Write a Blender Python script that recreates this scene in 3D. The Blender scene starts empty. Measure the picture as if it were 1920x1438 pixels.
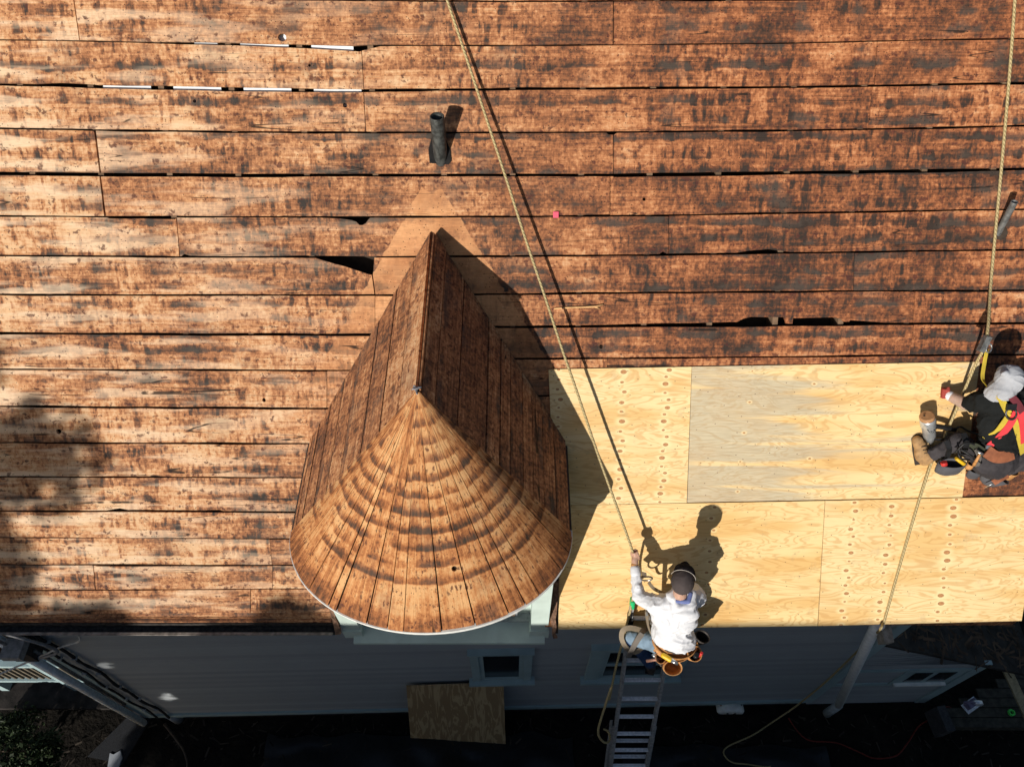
import bpy, bmesh, math, random
import numpy as np
from mathutils import Vector, Matrix, noise as mnoise
from mathutils.geometry import tessellate_polygon
from math import radians, sin, cos, tan, pi
random.seed(7)
SC = bpy.context.scene
COL = SC.collection

# ------------------------------------------------------------------ camera
F = 1392.0; PITCH = radians(53.5); CZ = 11.75
cam_d = bpy.data.cameras.new('camera'); cam = bpy.data.objects.new('camera', cam_d); COL.objects.link(cam)
cam.location = (0, 0, CZ); cam.rotation_euler = (pi/2 - PITCH, 0, 0)
cam_d.sensor_width = 36; cam_d.lens = F/1920*36; cam_d.clip_start = .05; cam_d.clip_end = 500
SC.camera = cam
# ------------------------------------------------------------------ light
SUN_EL, SUN_AZ = radians(17), radians(29)           # elevation; heading of the light, from +Y towards +X
SUND = Vector((sin(SUN_AZ)*cos(SUN_EL), cos(SUN_AZ)*cos(SUN_EL), -sin(SUN_EL)))
world = bpy.data.worlds.new('World'); SC.world = world; world.use_nodes = True
wn = world.node_tree; bg = wn.nodes['Background']
sky = wn.nodes.new('ShaderNodeTexSky'); sky.sky_type = 'NISHITA'; sky.sun_disc = False
sky.sun_elevation = SUN_EL; sky.sun_rotation = SUN_AZ + pi
wn.links.new(sky.outputs[0], bg.inputs[0]); bg.inputs[1].default_value = 0.075
sun_d = bpy.data.lights.new('sun', 'SUN'); sun_d.energy = 5.0; sun_d.angle = radians(0.45); sun_d.color = (1, .95, .87)
sun = bpy.data.objects.new('sun', sun_d); COL.objects.link(sun)
sun.rotation_euler = SUND.to_track_quat('-Z', 'Y').to_euler()
SC.view_settings.view_transform = 'Standard'; SC.view_settings.look = 'None'
SC.cycles.max_bounces = 5; SC.cycles.diffuse_bounces = 3; SC.cycles.glossy_bounces = 2; SC.cycles.transmission_bounces = 3; SC.cycles.use_adaptive_sampling = True; SC.cycles.adaptive_threshold = .02
SC.view_settings.exposure = 0.0; SC.view_settings.gamma = 1.0; SC.view_settings.use_curve_mapping = False

# ------------------------------------------------------------------ photo geometry: where a line of sight meets a real plane
C = Vector((0, 0, CZ))
FW = Vector((0, cos(PITCH), -sin(PITCH))); DN = Vector((0, -sin(PITCH), -cos(PITCH))); RT = Vector((1, 0, 0))
def ray(x, y): return FW + RT*((x-960)/F) + DN*((y-719)/F)
def onplane(x, y, p, n):
    r = ray(x, y); return C + r*((p-C).dot(n)/r.dot(n))
A = radians(49.5); TA = tan(A)
RP = Vector((0, 3.765, CZ-5.088)); RN = Vector((0, -sin(A), cos(A)))
EU = Vector((1, 0, 0)); EV = Vector((0, cos(A), sin(A)))
def roof(x, y, h=0): return onplane(x, y, RP + RN*h, RN)
def atY(x, y, Y): return onplane(x, y, Vector((0, Y, 0)), Vector((0, 1, 0)))
def atZ(x, y, z): return onplane(x, y, Vector((0, 0, z)), Vector((0, 0, 1)))
def ruv(x, y):
    d = roof(x, y) - RP; return (d.dot(EU), d.dot(EV))
def rpt(u, v, h=0): return RP + EU*u + EV*v + RN*h
WP = Vector((0, 2.67, 0)); WN = Vector((.0213, -1, 0)).normalized(); WU = Vector((1, .0213, 0)).normalized()
def wall(x, y, h=0): return onplane(x, y, WP + WN*h, WN)
def wallY(X): return 2.67 + .0213*X

# ------------------------------------------------------------------ object helpers
def link(name, me, mat=None, parent=None):
    o = bpy.data.objects.new(name, me); COL.objects.link(o)
    if mat is not None and me is not None:
        for m in (mat if isinstance(mat, (list, tuple)) else [mat]): me.materials.append(m)
    if parent is not None: o.parent = parent; o.matrix_parent_inverse = parent.matrix_world.inverted() if parent.type == 'EMPTY' and False else Matrix()
    return o
def tag(o, label, cat, group=None, kind=None):
    o['label'] = label; o['category'] = cat
    if group: o['group'] = group
    if kind: o['kind'] = kind
    return o
def thing(name, label, cat, group=None):
    o = bpy.data.objects.new(name, None); COL.objects.link(o); o.empty_display_size = .1
    return tag(o, label, cat, group)

class MB:
    """collects faces, with two UV maps in metres: 'course' (where on the surface) and 'grain' (along, across)"""
    def __init__(s): s.v = []; s.f = []; s.c = []; s.g = []; s.m = []; s.s = []
    def vert(s, p, c=(0, 0), g=None):
        s.v.append(tuple(p)); s.c.append(tuple(c)); s.g.append(tuple(g if g is not None else c)); return len(s.v)-1
    def face(s, idx, m=0, smooth=False): s.f.append(list(idx)); s.m.append(m); s.s.append(smooth)
    def build(s, name, mat, parent=None, fix=True):
        me = bpy.data.meshes.new(name); me.from_pydata(s.v, [], s.f)
        for nm, src in (('course', s.c), ('grain', s.g)):
            l = me.uv_layers.new(name=nm)
            arr = np.zeros((len(me.loops), 2), dtype=np.float32)
            vi = np.zeros(len(me.loops), dtype=np.int32); me.loops.foreach_get('vertex_index', vi)
            arr[:] = np.array(src, dtype=np.float32)[vi]; l.data.foreach_set('uv', arr.ravel())
        me.polygons.foreach_set('material_index', s.m); me.polygons.foreach_set('use_smooth', s.s)
        if fix:
            b = bmesh.new(); b.from_mesh(me); bmesh.ops.recalc_face_normals(b, faces=b.faces); b.to_mesh(me); b.free()
        me.update(); return link(name, me, mat, parent)
    def box(s, p, ax, ay, az, m=0):
        """box from corner p with three edge vectors"""
        i0 = len(s.v)
        lx, ly, lz = ax.length, ay.length, az.length
        for k in range(8):
            a, b, c = k & 1, (k >> 1) & 1, (k >> 2) & 1
            uv = (a*lx, b*ly + c*lz)
            L = max(lx, ly, lz)
            g = (a*lx, b*ly+c*lz) if lx == L else ((b*ly, a*lx+c*lz) if ly == L else (c*lz, a*lx+b*ly))
            s.vert(p + ax*a + ay*b + az*c, uv, g)
        for q in ((0,1,3,2), (4,6,7,5), (0,4,5,1), (2,3,7,6), (0,2,6,4), (1,5,7,3)): s.face([i0+t for t in q], m)
        return s
    def cbox(s, c, sx, sy, sz, R=None, m=0):
        R = R or Matrix.Identity(3); ax, ay, az = R @ Vector((sx, 0, 0)), R @ Vector((0, sy, 0)), R @ Vector((0, 0, sz))
        return s.box(Vector(c) - (ax+ay+az)/2, ax, ay, az, m)
    def tube(s, pts, r, n=8, m=0, cap=True, lobes=0, pitch=.1, depth=.18):
        """tube along points; r number or list; lobes>0 gives a laid rope"""
        pts = [Vector(p) for p in pts]; L = 0; rings = []
        up = Vector((0, 0, 1))
        t0 = (pts[1]-pts[0]).normalized()
        if abs(t0.dot(up)) > .95: up = Vector((0, 1, 0))
        nx = t0.cross(up).normalized()
        for i, p in enumerate(pts):
            t = (pts[min(i+1, len(pts)-1)] - pts[max(i-1, 0)]).normalized()
            nx = (nx - t*nx.dot(t)).normalized(); ny = t.cross(nx)
            if i: L += (p-pts[i-1]).length
            rr = r[i] if isinstance(r, (list, tuple)) else r
            ring = []
            for k in range(n):
                a = 2*pi*k/n; q = rr
                if lobes: q = rr*(1 - depth + depth*abs(cos(lobes*(a + 2*pi*L/pitch)/2)))
                ring.append(s.vert(p + nx*(cos(a)*q) + ny*(sin(a)*q), (L, a*rr), (L, a*rr)))
            rings.append(ring)
        for a, b in zip(rings, rings[1:]):
            for k in range(n): s.face((a[k], a[(k+1) % n], b[(k+1) % n], b[k]), m, True)
        if cap: s.face(rings[0][::-1], m); s.face(rings[-1], m)
        return s
    def prism(s, outline, holes, frame, top, th, grain='u', uvo=(0, 0), m=0):
        """flat piece with holes; outline/holes in (u,v) of the frame, top(u,v) height along the normal"""
        O, eu, ev, en = frame
        loops = [outline] + list(holes)
        tri = tessellate_polygon([[Vector((p[0], p[1], 0)) for p in l] for l in loops])
        flat = [p for l in loops for p in l]
        T, B = [], []
        for (u, v) in flat:
            h = top(u, v) if callable(top) else top
            c = (u+uvo[0], v+uvo[1]); g = c if grain == 'u' else (c[1], c[0])
            T.append(s.vert(O+eu*u+ev*v+en*h, c, g)); B.append(s.vert(O+eu*u+ev*v+en*(h-th), c, g))
        for t in tri: s.face([T[i] for i in t], m); s.face([B[i] for i in reversed(t)], m)
        k = 0
        for l in loops:
            n = len(l)
            for i in range(n):
                a, b = k+i, k+(i+1) % n; s.face((T[a], T[b], B[b], B[a]), m)
            k += n
        return s
ROOF = (RP, EU, EV, RN)
def circle(u, v, r, n=10, sq=1.0, rot=0):
    return [(u + r*cos(2*pi*k/n+rot), v + r*sq*sin(2*pi*k/n+rot)) for k in range(n)]
def spline(pts, n=8):
    pts = [Vector(p) for p in pts]; out = []
    for i in range(len(pts)-1):
        p0, p1, p2, p3 = pts[max(i-1, 0)], pts[i], pts[i+1], pts[min(i+2, len(pts)-1)]
        for k in range(n):
            t = k/n
            out.append(.5*((2*p1) + (p2-p0)*t + (2*p0-5*p1+4*p2-p3)*t*t + (3*p1-p0-3*p2+p3)*t**3))
    out.append(pts[-1]); return out

# ------------------------------------------------------------------ node helper
class G:
    def __init__(s, name, rough=.8, spec=.3):
        s.dim = '3D'
        s.mat = bpy.data.materials.new(name); s.mat.use_nodes = True; s.t = s.mat.node_tree
        s.b = s.t.nodes['Principled BSDF']; s.b.inputs['Roughness'].default_value = rough
        s.b.inputs['Specular IOR Level'].default_value = spec
    def n(s, typ, **kw):
        x = s.t.nodes.new(typ)
        for k, v in kw.items(): setattr(x, k, v)
        return x
    def set(s, sock, v):
        if v is None: return
        if isinstance(v, bpy.types.NodeSocket): s.t.links.new(v, sock)
        else:
            if hasattr(sock.default_value, '__len__') and not hasattr(v, '__len__'): v = [v]*len(sock.default_value)
            if hasattr(v, '__len__') and len(sock.default_value) == 4 and len(v) == 3: v = (*v, 1)
            sock.default_value = v
    def m(s, op, a, b=None, c=None, clamp=False):
        x = s.n('ShaderNodeMath', operation=op); x.use_clamp = clamp
        for i, q in enumerate((a, b, c)):
            if q is not None: s.set(x.inputs[i], q)
        return x.outputs[0]
    def uv(s, name): return s.n('ShaderNodeUVMap', uv_map=name).outputs[0]
    def sep(s, v):
        x = s.n('ShaderNodeSeparateXYZ'); s.set(x.inputs[0], v); return x.outputs
    def comb(s, x, y, z=0.0):
        c = s.n('ShaderNodeCombineXYZ')
        for i, q in enumerate((x, y, z)): s.set(c.inputs[i], q)
        return c.outputs[0]
    def vm(s, op, a, b):
        x = s.n('ShaderNodeVectorMath', operation=op); s.set(x.inputs[0], a)
        if op == 'SCALE': s.set(x.inputs['Scale'], b)
        else: s.set(x.inputs[1], b)
        return x.outputs[0]
    def noise(s, vec, sc=1.0, det=3.0, rough=.55, col=False, dist=0.0):
        x = s.n('ShaderNodeTexNoise', noise_dimensions=s.dim); s.set(x.inputs['Vector'], vec)
        x.inputs['Scale'].default_value = sc; x.inputs['Detail'].default_value = det; x.inputs['Roughness'].default_value = rough
        x.inputs['Distortion'].default_value = dist
        return x.outputs[1 if col else 0]
    def vor(s, vec, sc=1.0, out='Distance', feature='F1', rnd=1.0):
        x = s.n('ShaderNodeTexVoronoi', feature=feature, voronoi_dimensions=s.dim); s.set(x.inputs['Vector'], vec); x.inputs['Scale'].default_value = sc
        x.inputs['Randomness'].default_value = rnd
        return x.outputs[out]
    def step(s, v, lo, hi, a=0.0, b=1.0):
        x = s.n('ShaderNodeMapRange', interpolation_type='SMOOTHSTEP'); s.set(x.inputs[0], v)
        s.set(x.inputs[1], lo); s.set(x.inputs[2], hi); s.set(x.inputs[3], a); s.set(x.inputs[4], b); return x.outputs[0]
    def mix(s, f, a, b, mode='MIX'):
        x = s.n('ShaderNodeMix', data_type='RGBA', blend_type=mode); s.set(x.inputs[0], f); s.set(x.inputs[6], a); s.set(x.inputs[7], b)
        return x.outputs[2]
    def ramp(s, f, stops):
        x = s.n('ShaderNodeValToRGB'); s.set(x.inputs[0], f); e = x.color_ramp.elements
        while len(e) < len(stops): e.new(.5)
        for q, (p, c) in zip(e, stops): q.position = p; q.color = (*c, 1)
        return x.outputs[0]
    def rnd(s): return s.n('ShaderNodeObjectInfo').outputs['Random']
    def pos(s): return s.n('ShaderNodeNewGeometry').outputs['Position']
    def obj(s): return s.n('ShaderNodeTexCoord').outputs['Object']
    def col(s, c): s.set(s.b.inputs['Base Color'], c)
    def bump(s, h, st=.3, dist=.01):
        x = s.n('ShaderNodeBump'); x.inputs['Strength'].default_value = st; x.inputs['Distance'].default_value = dist
        s.set(x.inputs['Height'], h); s.t.links.new(x.outputs[0], s.b.inputs['Normal'])
def plain(name, c, rough=.6, metal=0.0, spec=.3, var=.25, sc=20.0, bump=.0, bsc=60.0):
    """even coloured stuff with a little mottling"""
    g = G(name, rough, spec); p = g.obj()
    n = g.noise(p, sc, 4); f = g.step(n, .3, .7)
    g.col(g.mix(f, tuple(x*(1-var) for x in c), tuple(min(1, x*(1+var)) for x in c)))
    g.b.inputs['Metallic'].default_value = metal
    if bump: g.bump(g.noise(p, bsc, 4), bump, .01)
    return g.mat

# ------------------------------------------------------------------ dormer measures (used by the board stain too)
DX = -.646; HW = 1.11; ZE = CZ-5.467; ZA = CZ-.749*5.467; YA = .545*5.467; YC = .4727*5.467; SAG = .788
VR = ((Vector((DX, RP.y+(ZA-RP.z)/TA, ZA)))-RP).dot(EV)      # ridge meets the main roof
VE = ((Vector((DX, RP.y+(ZE-RP.z)/TA, ZE)))-RP).dot(EV)      # dormer eaves meet the main roof

# ------------------------------------------------------------------ materials
def wood_mat(name, patch=False, cone=0, dark=0.0):
    """cone: 0 main roof boards, 1 cone boards, 2 dormer slope boards"""
    g = G(name, .82, .22); g.dim = '2D'
    c = g.uv('course'); gr = g.uv('grain'); r = g.rnd()
    cx, cy, _ = g.sep(c); gx, gy, _ = g.sep(gr)
    px = g.sep(g.pos())[0]
    co = g.vm('ADD', c, g.comb(g.m('MULTIPLY', r, 17.0), g.m('MULTIPLY', r, 5.0))) if cone != 1 else c
    big = g.noise(co, 2.4, 4, .62, col=True); b1, b2, b3 = g.sep(big)          # three unrelated soft patterns
    med = g.noise(co, 8.5, 4, .65, col=True); m1, m2, m3 = g.sep(med)
    # ghosts of the old shingles: soft dark course bands, smeared joints between
    far = g.noise(c, .9, 2, .5, col=True); f1, f2, f3 = g.sep(far)
    PER = .132
    vv = g.m('DIVIDE', g.m('ADD', g.m('ADD', g.m('ADD', cy, g.m('MULTIPLY', r, .025)), g.m('MULTIPLY', g.m('SUBTRACT', b3, .5), .10 if cone != 1 else .045)), g.m('MULTIPLY', g.m('SUBTRACT', m3, .5), .030 if cone != 1 else .010)), PER)
    row = g.m('FLOOR', vv); t = g.m('FRACT', vv)
    wr = g.n('ShaderNodeTexWhiteNoise', noise_dimensions='1D'); g.set(wr.inputs['W'], row); rowr = wr.outputs['Value']
    bandm = g.m('MULTIPLY', g.step(t, .0, .14), g.step(t, .20, .72, 1.0, 0.0))
    gate = g.m('ADD', b2, g.m('MULTIPLY', g.m('SUBTRACT', rowr, .5), .30))
    if cone == 1:
        gate = g.m('ADD', gate, .10); bandm = g.m('MULTIPLY', bandm, g.step(cy, -1.52, -1.44))
    bandm = g.m('MULTIPLY', bandm, g.step(g.m('ADD', gate, g.m('MULTIPLY', g.m('SUBTRACT', r, .5), .26 if cone == 1 else .16)), .38, .66))
    st = g.noise(g.comb(g.m('MULTIPLY', g.m('ADD', g.m('MULTIPLY_ADD', r, 3.0, cx), g.m('MULTIPLY', g.m('SUBTRACT', m1, .5), .02)), 17.0 if cone != 1 else 26.0), g.m('MULTIPLY', cy, 4.2 if cone != 1 else 2.5), 4.0), 1, 3, .55)
    streak = g.m('MULTIPLY', g.m('MULTIPLY', g.step(st, .47, .70), g.step(g.m('ADD', f1, g.m('MULTIPLY', g.m('SUBTRACT', r, .5), .3)), .22, .56)), g.step(g.m('ADD', t, g.m('SUBTRACT', m2, .5)), .95, .45, .25, 1.0))
    go = g.vm('ADD', g.comb(g.m('MULTIPLY', gx, 1.3), g.m('MULTIPLY', gy, 42.0)), g.comb(g.m('MULTIPLY', r, 77.0), g.m('MULTIPLY', r, 31.0)))
    grain = g.noise(go, 1, 3, .65)
    fine = g.noise(g.comb(g.m('MULTIPLY', gx, 9.0), g.m('MULTIPLY', gy, 230.0)), 1, 2, .6)
    saw = g.noise(g.comb(g.m('MULTIPLY', gx, 75.0), g.m('MULTIPLY', gy, 9.0)), 1, 2, .6)
    dots = g.noise(c, 34, 2, .6)
    v = g.m('MULTIPLY_ADD', g.m('SUBTRACT', b1, .5), (.80, .60, .55)[cone], (.655, .77, .60)[cone] - dark)
    v = g.m('MULTIPLY_ADD', g.m('SUBTRACT', m1, .5), (.50, .60, .40)[cone], v)
    v = g.m('MULTIPLY_ADD', g.m('SUBTRACT', grain, .5), (.46, .55, .50)[cone], v); v = g.m('MULTIPLY_ADD', g.m('SUBTRACT', f2, .5), .45, v)
    v = g.m('MULTIPLY_ADD', bandm, (-.30, -.40, -.16)[cone], v)
    v = g.m('MULTIPLY_ADD', streak, (-.38, -.14, -.16)[cone], v)
    v = g.m('MULTIPLY_ADD', g.m('SUBTRACT', saw, .5), .17 if cone == 0 else .06, v); v = g.m('MULTIPLY_ADD', g.step(dots, .54, .70), (-.13, -.15, -.15)[cone], v); v = g.m('MULTIPLY_ADD', g.step(dots, .48, .30), .12, v)
    v = g.m('ADD', v, g.m('MULTIPLY', g.m('SUBTRACT', r, .5), .22))
    if cone == 1: v = g.m('ADD', v, g.m('MULTIPLY', g.step(cy, -1.74, -1.64, 1.0, 0.0), -.20))
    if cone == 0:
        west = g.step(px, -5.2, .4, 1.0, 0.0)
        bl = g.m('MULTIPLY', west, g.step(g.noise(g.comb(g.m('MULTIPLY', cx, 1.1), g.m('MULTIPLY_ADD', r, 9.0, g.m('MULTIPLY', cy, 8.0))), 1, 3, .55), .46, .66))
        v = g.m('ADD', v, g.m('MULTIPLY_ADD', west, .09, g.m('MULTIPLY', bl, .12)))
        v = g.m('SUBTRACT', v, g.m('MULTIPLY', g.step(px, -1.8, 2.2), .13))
    col = g.ramp(v, [(.10, (.042, .034, .029)), (.27, (.098, .052, .034)), (.42, (.205, .088, .044)), (.57, (.37, .157, .070)), (.72, (.55, .272, .126)), (.92, (.68, .43, .24))])
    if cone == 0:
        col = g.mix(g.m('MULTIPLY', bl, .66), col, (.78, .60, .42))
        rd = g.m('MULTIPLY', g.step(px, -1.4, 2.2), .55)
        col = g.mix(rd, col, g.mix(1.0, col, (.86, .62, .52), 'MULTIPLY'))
    if cone == 1: col = g.mix(1.0, col, (1.0, .88, .69), 'MULTIPLY')
    # grey silvering in soft patches and along the bands
    gs = g.m('MULTIPLY', g.step(g.m('ADD', b2, g.m('MULTIPLY', bandm, .12)), .54, .76), .34 if cone != 1 else .28)
    col = g.mix(gs, col, (.125, .098, .078))
    # long checks along the grain
    cr = g.noise(g.vm('ADD', g.comb(g.m('MULTIPLY', gx, .22), g.m('MULTIPLY', gy, 6.5)), g.comb(g.m('MULTIPLY', r, 91.0), 0.0)), 1, 1.0, .5)
    crack = g.m('MULTIPLY', g.step(g.m('ABSOLUTE', g.m('SUBTRACT', cr, .5)), .0012, .0055, 1.0, 0.0), g.step(b3, .47, .56))
    # rusty nail bruises in rows
    vd = g.vm('ADD', g.vm('MULTIPLY', c, (13.0, 15.5, 1.0) if cone != 1 else (30.0, 11.0, 1.0)), g.vm('SCALE', med, 2.2))
    d1 = g.vor(vd); stain = g.m('MULTIPLY', g.step(d1, .14, .36, 1.0, 0.0), g.step(m2, .46, .56))
    stain = g.m('MULTIPLY', stain, g.m('MULTIPLY', g.step(t, .30, .50), g.step(t, .86, .98, 1.0, 0.0)))
    col = g.mix(g.m('MULTIPLY', stain, .80), col, (.080, .026, .020))
    d2 = g.vor(g.vm('MULTIPLY', c, (19.0, 23.0, 1.0) if cone != 1 else (38.0, 15.0, 1.0))); hole = g.m('MULTIPLY', g.step(d2, .06, .11, 1.0, 0.0), g.step(m3, .50, .56))
    if patch:
        su = g.m('ABSOLUTE', g.m('SUBTRACT', cx, DX)); k = HW/(VR-VE)
        dd = g.m('SUBTRACT', su, g.m('MULTIPLY', g.m('SUBTRACT', VR, cy), k))
        wob = g.m('MULTIPLY', g.m('SUBTRACT', m1, .5), .07)
        pm = g.m('MULTIPLY', g.step(g.m('ADD', dd, wob), .262, .270, 1.0, 0.0), g.step(cy, VE-.05, VE+.25))
        pm = g.m('MULTIPLY', pm, g.step(g.m('ADD', g.m('ADD', cy, wob), g.m('MULTIPLY', g.m('ABSOLUTE', g.m('SUBTRACT', su, .08)), .5)), VR+.30, VR+.31, 1.0, 0.0))
        pc = g.mix(g.step(b1, .35, .7), (.52, .235, .10), (.70, .36, .165))
        col = g.mix(g.m('MULTIPLY', g.m('MULTIPLY', pm, g.step(cy, VE+.15, VR-.05, .22, .80)), g.step(m1, .66, .48, .55, 1.0)), col, pc)
    col = g.mix(g.m('MULTIPLY', g.step(fine, .38, .72), .32), col, g.mix(1.0, col, (.42, .38, .36), 'MULTIPLY'))
    col = g.mix(g.m('MULTIPLY', hole, .9), col, (.012, .009, .008))
    col = g.mix(g.m('MULTIPLY', crack, .92), col, (.014, .010, .008))
    g.col(col); g.bump(fine, .5, .004)
    return g.mat
M = {}
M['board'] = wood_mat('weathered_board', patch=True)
M['dboard'] = wood_mat('dormer_board', cone=2, dark=.01)
M['cboard'] = wood_mat('cone_board', cone=1, dark=.0)

def ply_mat(name, cols, tint=(1, 1, 1), grey=False, off=0.0):
    """rotary cut softwood plywood: growth figure, football patches in columns, grey blue stain"""
    g = G(name, .62, .35); g.dim = '2D'; c = g.uv('course'); cx, cy, _ = g.sep(c)
    n1 = g.noise(g.comb(g.m('MULTIPLY_ADD', cx, 1.5, off*3), g.m('MULTIPLY', cy, 6.5)), 1, 3, .5, dist=.5)
    rings = g.m('SINE', g.m('MULTIPLY', n1, 62.0)); rings = g.step(rings, .15, 1.0)
    fig = g.step(g.noise(g.comb(g.m('MULTIPLY_ADD', cx, .9, off*5+3), g.m('MULTIPLY', cy, 5.0)), 1, 4, .5), .40, .68)
    fine = g.noise(g.comb(g.m('MULTIPLY', cx, 5.0), g.m('MULTIPLY', cy, 160.0), off), 1, 3, .6)
    base = g.mix(fig, (.80, .61, .315), (.71, .46, .185))
    col = g.mix(g.m('MULTIPLY', rings, .52), base, (.55, .29, .09))
    col = g.mix(g.m('MULTIPLY', g.step(fine, .4, .8), .22), col, (.50, .31, .13))
    if grey:
        ux = g.step(cx, 1.9, 3.5, .0, .30)
        gm = g.step(g.m('SUBTRACT', g.noise(g.comb(g.m('MULTIPLY_ADD', cx, .55, 8.0), g.m('MULTIPLY', cy, 7.5)), 1, 4, .5, dist=.4), ux), .26, .45)
        gcol = g.mix(g.step(fine, .3, .75), (.50, .455, .345), (.33, .295, .225)); gcol = g.mix(g.m('MULTIPLY', rings, .35), gcol, (.40, .29, .15))
        col = g.mix(g.m('MULTIPLY', gm, .76), col, gcol)
    soft = g.step(g.noise(c, 2.0, 4), .35, .75); smut = g.step(g.noise(c, 6.0, 4, .65), .60, .76); col = g.mix(g.m('MULTIPLY', smut, .30), col, (.36, .25, .14))
    col = g.mix(g.m('MULTIPLY', soft, .16), col, (.62, .40, .19))
    for (u0, slope, per, a, ph) in cols:
        vv = g.m('ADD', g.m('DIVIDE', cy, per), ph); cell = g.m('FLOOR', vv); fv = g.m('SUBTRACT', g.m('FRACT', vv), .5)
        rep = g.m('MODULO', g.m('ADD', cell, 60.0), 5.0)                      # the veneer repeats as it is peeled
        wn_ = g.n('ShaderNodeTexWhiteNoise', noise_dimensions='2D'); g.set(wn_.inputs['Vector'], g.comb(rep, u0*7+ph))
        w1, w2, w3 = g.sep(wn_.outputs['Color'])
        du = g.m('SUBTRACT', g.m('SUBTRACT', cx, u0), g.m('MULTIPLY', g.m('SUBTRACT', w1, .5), .035)); du = g.m('SUBTRACT', du, g.m('MULTIPLY', cy, slope))
        dv = g.m('ADD', g.m('MULTIPLY', fv, per), g.m('MULTIPLY', g.m('SUBTRACT', w2, .5), .015))
        size = g.m('MULTIPLY_ADD', w3, .95, .60)
        rr = g.m('DIVIDE', g.m('SQRT', g.m('ADD', g.m('POWER', g.m('DIVIDE', du, a*1.5), 2.0), g.m('POWER', g.m('DIVIDE', dv, a), 2.0))), size)
        halo = g.step(rr, 1.0, 3.0, .65, 0.0); col = g.mix(halo, col, (.84, .67, .36))
        k = g.step(rr, .84, 1.06, 1.0, 0.0)
        kc = g.mix(g.step(g.noise(c, 70, 2), .3, .75), (.50, .215, .075), (.30, .115, .04))
        kc = g.mix(g.step(rr, .66, .98), kc, (.22, .10, .04))
        on = g.step(g.m('ADD', w3, g.m('MULTIPLY', w1, .5)), .16, .18)
        col = g.mix(g.m('MULTIPLY', g.m('MULTIPLY', k, .9), on), col, kc)
    d2 = g.vor(g.vm('MULTIPLY', c, (6.0, 7.0, 1.0))); col = g.mix(g.m('MULTIPLY', g.step(d2, .022, .040, 1.0, 0.0), .75), col, (.12, .06, .03))
    g.col(g.mix(1.0, col, tint, 'MULTIPLY')); g.bump(g.m('ADD', fine, rings), .12, .002)
    return g.mat
M['rafter'] = plain('rafter_wood', (.16, .10, .06), .9, var=.35, sc=9)
M['void'] = plain('attic_wood', (.05, .035, .025), .95)
M['foam'] = plain('white_foil', (.82, .84, .86), .35, var=.06)
M['white'] = plain('white_paint', (.74, .74, .70), .55, var=.10, sc=14)
def peeling(name, base, under, amt=.55, rough=.55):
    g = G(name, rough, .3); p = g.obj(); x, y, z = g.sep(p)
    n = g.noise(g.comb(g.m('MULTIPLY', x, 1.0), y, g.m('MULTIPLY', z, .35)), 16, 6, .7)
    f = g.step(n, amt, amt+.06); b = g.mix(g.step(g.noise(p, 5, 4), .3, .7), tuple(k*.86 for k in base), base)
    g.col(g.mix(f, b, under)); g.bump(f, -.4, .004); return g.mat
M['pale'] = peeling('pale_green_paint', (.56, .66, .60), (.16, .13, .10), .66)
M['trim'] = peeling('blue_grey_trim_paint', (.33, .44, .46), (.12, .12, .11), .70)
M['pipe'] = plain('weathered_cast_iron', (.055, .058, .055), .55, .35, var=.55, sc=30, bump=.2)
M['galv'] = plain('dull_galvanised_pipe', (.17, .17, .165), .5, .5, var=.35, sc=30)
M['bark'] = plain('dark_bark', (.075, .055, .04), .9, var=.4, bump=.3)

# ================================================================== THE HOUSE
house = thing('house', 'old house with bare weathered board roof, turret dormer and grey siding', 'house')
main_roof = None
def lerp_line(pts, x):
    for (x0, y0), (x1, y1) in zip(pts, pts[1:]):
        if x <= x1: return y0 + (y1-y0)*(x-x0)/(x1-x0)
    (x0, y0), (x1, y1) = pts[-2:]; return y1 + (y1-y0)/(x1-x0)*(x-x1)
# seams between the courses of boards, as (x, y) in the photograph, carried on to the real roof plane by roof()
SL = [[(-200,-95),(960,-90),(2150,-95)],
 [(-200,-10),(480,-1),(960,3),(1440,0),(2150,-8)],
 [(-200,72),(148,77),(290,80.5),(480,83.5),(675,88),(684,86),(960,86),(1150,85),(1440,81.5),(1660,77),(2150,69)],
 [(-200,154),(60,160),(180,162),(480,167),(682,170),(960,167.5),(1150,166),(1440,164),(1640,161.5),(2150,151.5)],
 [(-200,237),(175,244),(480,248),(690,248.5),(960,249),(1150,248),(1440,245.5),(1630,242.5),(2150,231.5)],
 [(-200,323),(190,327),(480,328.5),(960,328.5),(1140,328.5),(1440,324.5),(1700,321),(2150,313)],
 [(-200,404),(195,406.5),(480,407),(700,407),(960,406.5),(1150,405),(1260,404),(1440,401),(1650,397),(2150,389)],
 [(-200,478),(340,482),(700,482),(960,480.5),(1255,478),(1440,475),(1600,473),(1720,471),(2150,466)],
 [(-200,551),(240,553.5),(700,553.5),(960,552),(1150,549.5),(1440,547.5),(1600,546),(2150,544)]]
SLL = SL + [[(-200,624),(350,627),(900,628.5)], [(-200,692),(900,695.5)], [(-200,760.5),(350,764),(900,767)], [(-200,829),(900,833)],
 [(-200,893),(900,896.5)], [(-200,957),(900,961)], [(-200,1007),(900,1011)], [(-200,1058),(900,1060)], [(-200,1108),(180,1106),(900,1102)], [(-200,1155),(620,1148),(900,1146)]]
SLR = SL + [[(700,614),(1060,612.5),(1440,610),(1700,607),(2150,606)], [(700,674),(1040,673),(1440,669.5),(1700,666),(2150,663)],
 [(700,745),(2150,733)], [(700,815),(2150,807)], [(700,889),(2150,880)], [(700,962),(2150,950)], [(700,1030),(2150,1020)], [(700,1100),(2150,1090)], [(700,1176),(1046,1176),(1920,1158),(2150,1155)]]
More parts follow.
